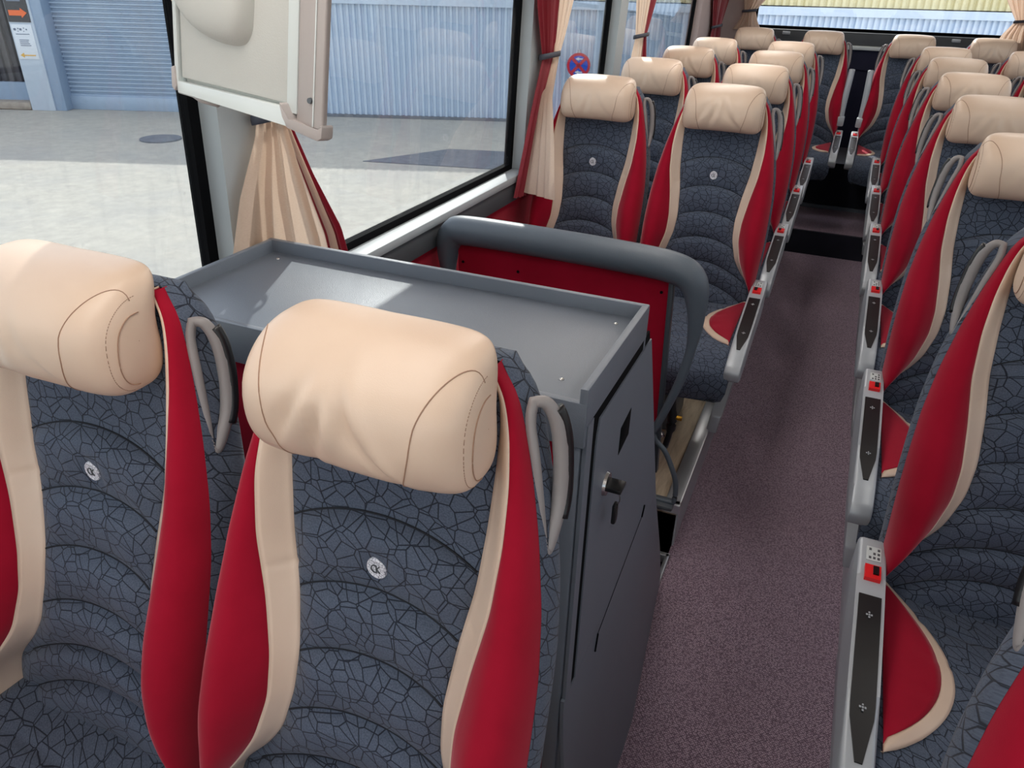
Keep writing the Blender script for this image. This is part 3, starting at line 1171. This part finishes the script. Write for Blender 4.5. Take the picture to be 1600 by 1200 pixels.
        ins = slab('dark_inset', -.36, -.045, .218, .256, .0025, .004, M['black'], con, taper=.7)
        for yy in (-.09, -.27):
            bm = bmesh.new()
            zz = on_top(yy) + .004
            for (dx, dy) in ((0, .006), (0, -.006), (.004, 0), (-.004, 0), (0, 0)):
                bm_box(bm, (m * .237 + dx - .0016, yy + dy - .0022, zz - .001), (m * .237 + dx + .0016, yy + dy + .0022, zz), .0005, 1)
            from_bm('symbol', bm, M['silver'], con)
        bk = slab('buckle_button', -.010, .024, .222, .250, .008, .012, M['redbutton'], con, n=3)
        slab('buckle_slot', .0, .020, .226, .236, .0105, .006, M['mesh_dark'], bk, n=3)
        lb = slab('label_plate', .042, .078, .222, .248, .0018, .003, M['monitor_strip'], con, n=3)
        bm = bmesh.new()
        for i in range(3):
            for j in range(3):
                if (i + j) % 4 != 3:
                    zc_ = on_top(.048 + i * .011)
                    xx = m * (.2265 + j * .0075)
                    bm_box(bm, (xx - .0022, .046 + i * .011, zc_ + .001), (xx + .0022, .052 + i * .011, zc_ + .0026))
        from_bm('pictogram', bm, M['frame_dark'], lb)
        # console support down to the platform edge
        poly = [(.36, .0), (-.06, .0), (-.05, .07), (.06, .20), (.10, .46), (.12, .50), (.15, .46), (.22, .25), (.34, .10)]
        def warp(c):
            k = min(max(c.z / .46, 0), 1)
            return Vector((c.x + m * .05 * k, c.y, c.z))
        xa, xb = sorted((m * .150, m * .190))
        prism('side_support', poly, 0, xa, xb, M['silver'], root, bev=.006, fn=warp)
    return root

# medallion material: silvery disc with a crackle
t = NT('medallion_metal')
b_ = t.pbr(rough=.35, metal=.15)
v_ = t.coord()
vo_ = t.n('ShaderNodeTexVoronoi', feature='DISTANCE_TO_EDGE')
vo_.inputs['Scale'].default_value = 210
t.l(v_, vo_.inputs['Vector'])
t.l(t.ramp(vo_.outputs[0], [(.03, srgb(140, 146, 158)), (.07, srgb(240, 243, 250))]), b_.inputs['Base Color'])
M['medal'] = t.m

protos = {}
for m in (1, -1):
    for ais in (True, False):
        r = seat_bits(m, ais)
        protos[(m, ais)] = r
used = {}
heads = {}
def head_variants():
    out = []
    for wr, sd in ((0.25, 1.3), (1.0, 4.1), (.6, 8.8), (.45, 12.4)):
        h = make_head(None, wr, sd)
        out.append([h, False])
    return out
HV = head_variants()
SEATS = []
def place_seat(x, y, side, ais, var, label, z=PF):
    key = (side, ais)
    if key in used:
        r = copy_tree(protos[key])
        # drop nothing: prototype has no headrest child yet in the copies below
    else:
        r = protos[key]
        used[key] = True
    r.location = (x, y, z)
    tag(r, label, 'seat', 'coach seats')
    SEATS.append((r, var))
    return r

LR = ['first', 'second', 'third', 'fourth']
place_seat(-.866, .375, 1, False, 0, 'large nearest window seat at the left edge of the picture')
place_seat(-.402, .375, 1, True, 1, 'large nearest seat in the middle foreground, with a creased cream headrest')
rowsL = ['directly behind the curved guard rail', 'second row behind the guard rail', 'third row behind the guard rail', 'fourth and last behind the guard rail']
for k in range(4):
    place_seat(-.865, 2.63 + .8 * k, 1, False, (0, 0, 3, 2)[k], 'left window seat %s, top of headrest lit' % rowsL[k])
    place_seat(-.405, 2.63 + .8 * k, 1, True, (2, 0, 3, 2)[k], 'left aisle seat %s' % rowsL[k])
names = ['back row seat at the far left corner, under the tied cream curtain', 'back row seat just left of the aisle end, sun on its headrest',
         'back row seat just right of the aisle end, red side in sunlight', 'back row seat at the far right corner, beside the peach curtain']
for x, sd, i in ((-.757, 1, 0), (-.277, 1, 1), (.305, -1, 2), (.788, -1, 3)):
    place_seat(x, 6.05, sd, i in (1, 2), (3, 2, 0, 2)[i], names[i], PF + .02)
rn = ['nearest right seat, only its red bolster and handle in the bottom right corner',
      'right aisle seat with the largest red and cream cushion side, at the lower right',
      'right aisle seat second in line behind the large cushion, headrest at the right picture edge',
      'right aisle seat with yellowish lit headrest at the right edge', 'fourth right aisle seat counted back from the large cushion',
      'fifth right aisle seat counted back from the large cushion', 'rearmost right aisle seat, just before the back row']
for k in range(7):
    place_seat(.455, .436 + .8 * k, -1, True, (0, 0, 0, 3, 2, 0, 3)[k], rn[k])
    if k >= 4:
        place_seat(.915, .436 + .8 * k, -1, False, (0, 3, 2)[k - 4], ['right window seat third from the back row', 'right window seat second from the back row', 'right window seat directly in front of the back row'][k - 4])
# headrests: one of four leather shapes per seat
for r, var in SEATS:
    h, taken = HV[var]
    if taken:
        c = copy_tree(h, r)
    else:
        h.parent = r
        HV[var][1] = True
        HV[var][0] = h

# the two middle back seats stand on the raised ledge: no pedestal of their own
for r, var in SEATS:
    if abs(r.location.y - 6.05) < .01:
        for ch in list(r.children):
            if ch.name.split('.')[0] in ('side_support', 'leg'):
                bpy.data.objects.remove(ch, do_unlink=True)
# folded-up armrests of the two middle back seats
for x, m in ((-.052, 1), (.085, -1)):
    r = [s for s, v in SEATS if abs(s.location.y - 6.05) < .01 and abs(s.location.x - (-.277 if m > 0 else .305)) < .01][0]
    dx = x - r.location.x
    P = smooth_path([(dx, .10, .66), (dx, .115, .76), (dx + m * .004, .14, .9), (dx + m * .006, .165, .985)], 6)
    a = tube('armrest', P, .021, M['silver'], r, seg=12, rx=.026)
    a['label'] = 'folded-up pale grey armrest'
    box('armrest_pivot', (dx - .028, .06, .615), (dx + .028, .13, .68), M['silver'], a, bev=.008)

# ------------------------------------------------------------------ grey cabinet with tray top
CX0, CX1, CY0, CY1, CT = -1.070, -.25, .872, 1.215, 1.20
cab = empty('cabinet', (0, 0, 0))
tag(cab, 'grey cabinet with a shallow tray top and locked side door behind the front seats', 'cabinet')
def slant_y(z):
    return 1.222 + (1.19 - z) * .535
# body with slanted back
prism('body', [(CY0 + .03, .0), (CY0 + .03, 1.09), (slant_y(1.09) - .01, 1.09), (slant_y(0) - .03, 0.0)], 0, CX0 + .02, CX1 - .03, M['anthracite_edge'], cab)
# tray: rim frame with an inner floor
bm = bmesh.new()
th = .012
zr0, zr1 = 1.102, 1.20
bm_box(bm, (CX0, CY0, zr0), (CX1, CY0 + th, zr1 - .024), .002)
bm_box(bm, (CX0, CY1 - th, zr0 + .01), (CX1, CY1, zr1), .002)
bm_box(bm, (CX0 + .0006, CY0 + .0006, zr0 + .01), (CX0 + th, CY1 - .0006, zr1 - .0004), .002)
bm_box(bm, (CX1 - th, CY0 + .0006, 1.136), (CX1 + .0006, CY1 - .0006, zr1 - .0004), .002)
bm_box(bm, (CX1 - .02, CY0 + .003, zr0 + .002), (CX1 - .001, CY0 + .05, 1.15), .001)
bm_box(bm, (CX0 + .002, CY0 + .002, zr1 - .040), (CX1 - .002, CY1 - .002, zr1 - .026), .001)
tray = from_bm('tray_top', bm, M['anthracite'], cab, angle=35)
for x, y in ((CX0 + .05, CY1 - .045), (CX1 - .045, CY1 - .05), (CX1 - .06, CY0 + .06)):
    bm = bmesh.new()
    bmesh.ops.create_uvsphere(bm, u_segments=12, v_segments=8, radius=.0045)
    for v in bm.verts:
        v.co = Vector((v.co.x + x, v.co.y + y, v.co.z * .6 + zr1 - .026))
    from_bm('screw', bm, M['metal'], tray, smooth=True)
# front panel: red cloth with a grey corner post
box('front_panel', (CX0 + .02, CY0 + .018, .0), (CX1 - .036, CY0 + .03, 1.105), M['velvet_wall'], cab)
box('corner_post', (CX1 - .036, CY0 + .006, .0), (CX1 - .006, CY0 + .034, 1.105), M['anthracite'], cab, bev=.006)
# side skin with a shallow bulge towards the floor
def bulge(c):
    k = max(0, (.55 - c.z) / .55)
    yk = min(max((1.9 - c.y) / .6, 0), 1)
    return Vector((c.x + .062 * k ** 1.5 * yk, c.y, c.z))
def side_patch(nm, x0, x1, ys, ye, za, zb, mat, par, nz=24, ny=12, fn=None):
    """panel between y = ys(z) and y = ye(z)"""
    V = []
    for lay in (x1, x0):
        for i in range(nz):
            z = za + (zb - za) * i / (nz - 1)
            for j in range(ny):
                y = ys(z) + (ye(z) - ys(z)) * j / (ny - 1)
                V.append(bulge(Vector((lay, y, z))))
    N = nz * ny
    F = grid_faces(nz, ny, 0)
    F += [tuple(i + N for i in f[::-1]) for f in grid_faces(nz, ny, 0)]
    loop = [j for j in range(ny)] + [i * ny + ny - 1 for i in range(1, nz)] + [(nz - 1) * ny + j for j in range(ny - 2, -1, -1)] + [i * ny for i in range(nz - 2, 0, -1)]
    for k in range(len(loop)):
        a, b = loop[k], loop[(k + 1) % len(loop)]
        F.append((b, a, a + N, b + N))
    o = mesh_obj(nm, V, F, mat, par, smooth=True)
    try:
        o.data.set_sharp_from_angle(angle=math.radians(35))
    except Exception:
        pass
    return o
side_patch('side_panel', CX1 - .03, CX1 - .0045, lambda z: CY0 + .012, lambda z: slant_y(z), 0.0, 1.105, M['anthracite'], cab)
# the door: front edge vertical, chamfered upper corner, reaching the slanted edge; a dark groove stays around it
def door_front(z):
    base = CY0 + .062
    if z > 1.085:
        return base + (z - 1.085) * .35
    return base
side_patch('door_groove', CX1 - .0045, CX1 - .0006, lambda z: CY0 + .035, lambda z: slant_y(z) - .006, .56, 1.137, M['gasket'], cab, ny=8)
door = side_patch('door', CX1 - .0006, CX1 + .002, door_front, lambda z: slant_y(z) - .004, .56, 1.116, M['anthracite'], cab)
side_patch('lower_door_panel', CX1 - .005, CX1 + .002, lambda z: CY0 + .002, lambda z: slant_y(z) - .004, 0.004, .5595, M['anthracite'], cab)
side_patch('front_jamb', CX1 - .004, CX1 + .002, lambda z: CY0 + .008, lambda z: CY0 + .036, 0.56, 1.137, M['anthracite'], cab)
# recessed pull, lock with key, hairline scratch with two slots
box('recessed_pull', (CX1 - .002, 1.085, .962), (CX1 + .0028, 1.150, 1.018), M['gasket'], door, bev=.001, M4=Matrix(((1, 0, 0, 0), (0, 1, 0, 0), (0, .12, 1, -.13), (0, 0, 0, 1))))
bm = bmesh.new()
bmesh.ops.create_cone(bm, cap_ends=True, segments=28, radius1=.022, radius2=.020, depth=.006, matrix=Matrix.Translation((CX1 + .004, 1.015, .948)) @ Matrix.Rotation(math.pi / 2, 4, 'Y'))
lock = from_bm('lock', bm, M['metal'], door, angle=30)
box('key', (CX1 + .004, .998, .944), (CX1 + .034, 1.032, .952), M['black'], lock, bev=.002)
tube('key_ring', smooth_path([(CX1 + .025, 1.012, .945), (CX1 + .030, 1.014, .925), (CX1 + .026, 1.018, .908)], 5), .0012, M['metal'], lock, seg=6)
box('key_fob', (CX1 + .018, 1.012, .868), (CX1 + .026, 1.030, .908), M['black'], lock, bev=.003)
for (ya, za, yb, zb, r) in ((1.410, .625, 1.395, .600, .0022), (1.075, .535, 1.060, .500, .0022), (1.395, .600, 1.075, .535, .0006)):
    k1, k2 = bulge(Vector((CX1 + .003, ya, za))), bulge(Vector((CX1 + .003, yb, zb)))
    tube('slot', [k1, k2], r, M['gasket'], cab, seg=6)

# ------------------------------------------------------------------ curved guard rail
gr = empty('guard_rail', (-.68, 2.03, .172))
tag(gr, 'curved grey padded guard rail with a red panel between cabinet and seats', 'guard rail')
def gpart(o):
    o.parent = gr
    o.matrix_parent_inverse = Matrix.Translation((.68, -2.03, -.172))
    return o
pts = [(-1.085, 2.06, .56), (-1.09, 2.05, .80), (-1.085, 2.04, .93), (-1.06, 2.035, .985), (-1.0, 2.03, 1.0), (-.74, 2.03, 1.0), (-.50, 2.03, .995), (-.36, 2.03, .985), (-.305, 2.03, .955), (-.285, 2.03, .89), (-.28, 2.03, .78), (-.295, 2.03, .66), (-.33, 2.03, .53), (-.36, 2.03, .44)]
P = smooth_path(pts, 8)
def rr(p):
    z = p[2]
    return float(np.interp(z, [.44, .75, .86, .97, 1.0], [.0115, .015, .026, .044, .046]))
R1 = [rr(p) for p in P]
# flattened padding: deep across, tall in height
V, F = tube_geo(P, R1, seg=16, up=(0, 1, 0), rx=[max(r * .95, .0115) for r in R1])
gpart(mesh_obj('padded_bar', V, F, M['rail']))
P = smooth_path([(-.36, 2.03, .44), (-.345, 2.03, .41), (-.315, 2.03, .38), (-.288, 2.03, .33), (-.266, 2.03, .27), (-.262, 2.03, .20), (-.28, 2.03, .19), (-.34, 2.03, .188)], 8)
gpart(tube('lower_tube', P, .0085, M['rail'], seg=10))
gpart(box('base_plate', (-.40, 2.0, .172), (-.26, 2.06, .188), M['shell'], bev=.006))
pn = gpart(prism('red_panel', [(-1.047, .30), (-1.047, .955), (-.372, .945), (-.352, .45), (-.345, .30)], 1, 2.035, 2.05, M['velvet_wall'], bev=.001))
gpart(prism('panel_edge', [(-.372, .95), (-.352, .45), (-.345, .29), (-.331, .29), (-.338, .45), (-.358, .95)], 1, 2.03, 2.056, M['anthracite_edge'], bev=.001))
bm = bmesh.new()
for x, z in ((-1.03, .895), (-.84, .893), (-.39, .905)):
    bmesh.ops.create_cone(bm, cap_ends=True, segments=14, radius1=.005, radius2=.004, depth=.003, matrix=Matrix.Translation((x, 2.034, z)) @ Matrix.Rotation(math.pi / 2, 4, 'X'))
gpart(from_bm('panel_screw', bm, M['gasket']))
cbl = tube('door_valve', smooth_path([(-.325, 2.085, .56), (-.318, 2.09, .50), (-.316, 2.09, .43), (-.325, 2.085, .36)], 5), [.012] * 6 + [.016] * 5 + [.010] * 5, M['black'], gr, seg=10)
gpart(cbl)
k = gpart(tube('brass_fitting', [(-.315, 2.09, .475), (-.285, 2.09, .475)], .008, M['brass']))
k = gpart(tube('steel_clip', [(-.35, 2.08, .40), (-.335, 2.08, .41)], .010, M['metal']))

# ------------------------------------------------------------------ fold-down monitor (back view) hanging from the ceiling
t_ = Vector
O_ = Vector((-.727, .706, 1.585))
hx = Vector((.98721, -.13939, -.07740))
dn = Vector((-.09176, -.09971, -.99078))
nn_ = Vector((.13039, .98520, -.11123))       # away from the viewer
MM = Matrix(((hx.x, nn_.x, -dn.x, O_.x), (hx.y, nn_.y, -dn.y, O_.y), (hx.z, nn_.z, -dn.z, O_.z), (0, 0, 0, 1)))
mon = empty('fold_down_monitor', O_)
tag(mon, 'beige fold-down monitor housing hanging at the top left, curved cover on its face', 'monitor')
def mp(o, par=None):
    o.parent = par or mon
    o.matrix_parent_inverse = Matrix.Translation(-O_)
    return o
mp(box('housing', (.004, .006, -.004), (.196, .030, .42), M['monitor'], bev=.004, M4=MM))
mp(box('face_panel', (.006, 0.0, .002), (.176, .008, .42), M['monitor'], bev=.002, M4=MM))
mp(box('left_frame_strip', (-.002, -.003, -.004), (.004, .012, .42), M['monitor_strip'], bev=.001, M4=MM))
mp(box('right_frame_strip', (.177, -.003, -.006), (.192, .012, .42), M['monitor_strip'], bev=.0015, M4=MM))
mp(prism('bottom_frame_strip', [(.0, -.002), (.178, -.001), (.186, -.012), (.190, -.022), (.178, -.019), (.002, -.016)], 1, -.003, .03, M['monitor_strip'], bev=.0015, fn=lambda c: MM @ c))
mp(prism('side_cover', [(.190, -.001), (.236, -.012), (.2375, -.010), (.2365, -.004), (.196, .010), (.190, .010)], 2, -.014, .42, M['monitor_dark'], bev=.001, fn=lambda c: MM @ c))
mp(box('cover_joint', (.2215, -.0100, -.013), (.2228, -.0078, .42), M['monitor_strip'], M4=MM))
mp(prism('corner_cap', [(.176, .004), (.180, .003), (.190, -.012), (.234, -.0150), (.2365, -.008), (.2385, -.010), (.238, -.022), (.232, -.0255), (.188, -.020), (.182, -.010)], 1, -.0135, .004, M['monitor_dark'], bev=.0015, fn=lambda c: MM @ c))
mp(prism('corner_cap', [(-.006, .012), (.0, .014), (.002, -.008), (-.001, -.014), (-.006, -.010)], 1, -.005, .03, M['monitor_dark'], bev=.0015, fn=lambda c: MM @ c))
mp(tube('lower_lip', [MM @ Vector((.0, .02, -.017)), MM @ Vector((.012, .022, -.0215)), MM @ Vector((.04, .022, -.0215))], .004, M['monitor_dark'], seg=8))
bm = bmesh.new()
bmesh.ops.create_cone(bm, cap_ends=True, segments=16, radius1=.0032, radius2=.0028, depth=.003, matrix=MM @ Matrix.Translation((.2165, -.0090, .012)) @ Matrix.Rotation(math.pi / 2, 4, 'X'))
mp(from_bm('screw', bm, M['shell']))
# curved arm cover on the face: a scooped, rounded lump
V, F = [], []
W = [(-.012, .088), (.004, .088), (.012, .078), (.024, .064), (.042, .054), (.062, .0495), (.085, .0475), (.104, .048), (.116, .053), (.123, .064), (.126, .080), (.1275, .16), (.1275, .30), (.0, .30), (-.012, .30)]
pathc = W
cx_, cz_ = .07, .19
layers = [(1.0, 0.0), (.985, -.006), (.95, -.014), (.88, -.021), (.7, -.026), (.4, -.029)]
n = len(pathc)
for s, yy in layers:
    for (x, z) in pathc:
        V.append(MM @ Vector((max(cx_ + (x - cx_) * s, .002), yy, cz_ + (z - cz_) * s)))
for i in range(len(layers) - 1):
    for k in range(n):
        F.append((i * n + k, i * n + (k + 1) % n, (i + 1) * n + (k + 1) % n, (i + 1) * n + k))
F.append(tuple((len(layers) - 1) * n + k for k in range(n)))
ac = mesh_obj('arm_cover', V, F, M['monitor'])
sub = ac.modifiers.new('sub', 'SUBSURF')
sub.levels = 2
sub.render_levels = 2
mp(ac)
mp(box('hanger', (.03, .0, .40), (.21, .04, .50), M['monitor'], bev=.004, M4=MM))

# ------------------------------------------------------------------ curtains
def sheet(name, rows, mat, parent, pleats, amp, x0, phase=0.0, n=90, along='y', edge=None):
    """rows: (z, u0, u1, fullness) from top to bottom"""
    zs = [r[0] for r in rows]
    V = []
    nz = 60
    z_top, z_bot = zs[0], zs[-1]
    for i in range(nz):
        z = z_top + (z_bot - z_top) * i / (nz - 1)
        u0 = float(np.interp(-z, [-q for q in zs], [r[1] for r in rows]))
        u1 = float(np.interp(-z, [-q for q in zs], [r[2] for r in rows]))
        fl = float(np.interp(-z, [-q for q in zs], [r[3] for r in rows]))
        for j in range(n):
            t = j / (n - 1)
            ph = pleats * 2 * math.pi * t + phase + .6 * math.sin(3 * z + 5 * t)
            d = amp * fl * (math.sin(ph) + .35 * math.sin(2.3 * ph + 1.1 + 2 * z))
            u = u0 + (u1 - u0) * t + .10 * (u1 - u0) / pleats * math.cos(ph)
            bow = .006 * fl * math.sin(math.pi * t)
            if along == 'y':
                ex = 0
                if edge:
                    e0 = float(np.interp(-z, [-q[0] for q in edge], [q[1] for q in edge]))
                    e1 = float(np.interp(-z, [-q[0] for q in edge], [q[2] for q in edge]))
                    ex = e0 + (e1 - e0) * t
                V.append((x0 + d + bow + ex + LEAN * (z - 1.04), u, z))
            else:
                V.append((u, x0 - d - bow, z))
    F = grid_faces(nz, n, 0)
    o = mesh_obj(name, V, F, mat, parent)
    return o
def strap_loop(parent, u0, u1, x0, z, along='y', h=.011):
    P = []
    c, r = (u0 + u1) / 2, (u1 - u0) / 2 + .004
    for k in range(28):
        a = 2 * math.pi * k / 28
        du, dx = r * math.cos(a), .026 * math.sin(a)
        if along == 'y':
            P.append((x0 + dx + LEAN * (z - 1.04), c + du, z + .006 * math.sin(a)))
        else:
            P.append((c + du, x0 + dx, z + .006 * math.cos(a)))
    return tube('tie_strap', P, .0022, M['strap'], parent, closed=True, seg=6, rx=h)
XC = -1.110
XC1 = -1.100
e = empty('curtain'); tag(e, 'tied cream curtain with a dark red edge standing behind the grey cabinet top', 'curtain')
sheet('cream_drape', [(1.92, 1.01, 1.37, .7), (1.66, 1.05, 1.35, .7), (1.56, 1.11, 1.33, .55), (1.44, 1.235, 1.322, .4), (1.40, 1.225, 1.335, .5), (1.29, 1.16, 1.385, .8), (1.14, 1.10, 1.455, .9), (.97, 1.08, 1.50, .9)], M['cream_cloth'], e, 4, .018, XC1)
sheet('red_drape', [(1.92, 1.29, 1.44, .7), (1.44, 1.305, 1.335, .4), (1.29, 1.375, 1.415, .5), (1.14, 1.44, 1.51, .7), (.97, 1.48, 1.57, .7)], M['red_cloth'], e, 2, .007, XC1 - .012, 1)
strap_loop(e, 1.23, 1.33, XC1, 1.435)
e = empty('curtain'); tag(e, 'dark red and cream curtain with a grey strap beside the first seats behind the rail', 'curtain')
sheet('red_drape', [(1.92, 2.688, 2.937, .8), (1.62, 2.714, 2.947, .8), (1.50, 2.771, 2.937, .6), (1.43, 2.807, 2.926, .4), (1.30, 2.750, 2.84, .7), (1.15, 2.688, 2.76, .9), (.955, 2.61, 2.68, 1)], M['red_cloth'], e, 4, .009, XC + .008, edge=[(1.92, 0, 0), (1.43, 0, 0), (1.30, 0, .0), (1.15, 0, .01), (.955, 0, .02)])
sheet('cream_drape', [(1.92, 2.92, 3.12, .8), (1.62, 2.93, 3.07, .8), (1.50, 2.92, 3.01, .6), (1.43, 2.90, 2.965, .4), (1.30, 2.82, 2.81, .6), (1.15, 2.74, 2.68, .8), (.97, 2.66, 2.60, .9)], M['cream_cloth'], e, 3, .009, XC + .002, 2, edge=[(1.92, 0, 0), (1.43, 0, .01), (1.30, .00, .05), (1.15, .01, .12), (.97, .02, .17)])
strap_loop(e, 2.804, 2.970, XC + .006, 1.435)
e = empty('curtain'); tag(e, 'cream curtain with a dark red right edge tied by the second pillar from the cabinet', 'curtain')
sheet('cream_drape', [(1.92, 3.991, 4.343, .8), (1.62, 4.043, 4.332, .8), (1.50, 4.095, 4.301, .6), (1.43, 4.120, 4.281, .4), (1.30, 4.064, 4.301, .7), (1.0, 3.991, 4.343, 1)], M['cream_cloth'], e, 5, .009, XC + .006)
sheet('red_drape', [(1.92, 4.322, 4.508, .8), (1.62, 4.322, 4.477, .8), (1.43, 4.270, 4.358, .4), (1.30, 4.291, 4.426, .7), (1.0, 4.343, 4.508, 1)], M['red_cloth'], e, 2, .009, XC - .0, 1)
strap_loop(e, 4.118, 4.353, XC + .006, 1.435)
e = empty('curtain'); tag(e, 'dark red curtain tied at the rear end of the left window row', 'curtain')
sheet('red_drape', [(1.92, 6.152, 6.979, .9), (1.58, 6.204, 6.948, .9), (1.38, 6.369, 6.742, .5), (1.25, 6.307, 6.824, .8), (1.0, 6.204, 6.928, 1)], M['red_cloth'], e, 7, .009, XC + .005)
strap_loop(e, 6.359, 6.752, XC + .006, 1.385)
YC = REAR - .055
e = empty('curtain'); tag(e, 'sunlit cream curtain tied at the left end of the rear window', 'curtain')
sheet('cream_drape', [(1.95, -1.02, -.50, 1), (1.70, -1.0, -.68, 1), (1.60, -.98, -.78, .8), (1.49, -.955, -.865, .4), (1.42, -.985, -.84, .8), (1.35, -1.03, -.80, 1.1)], M['cream_cloth'], e, 5, .016, YC, along='x')
strap_loop(e, -.965, -.86, YC, 1.49, 'x')
e = empty('curtain'); tag(e, 'sunlit peach curtain tied at the right end of the rear window', 'curtain')
sheet('cream_drape', [(1.95, .55, 1.10, 1), (1.70, .82, 1.09, 1), (1.60, .88, 1.08, .8), (1.49, .96, 1.055, .4), (1.40, .90, 1.08, .8), (1.28, .86, 1.12, 1.1)], M['cream_cloth'], e, 5, .016, YC, 2, along='x')
strap_loop(e, .955, 1.06, YC, 1.49, 'x')
bpy.context.view_layer.update()
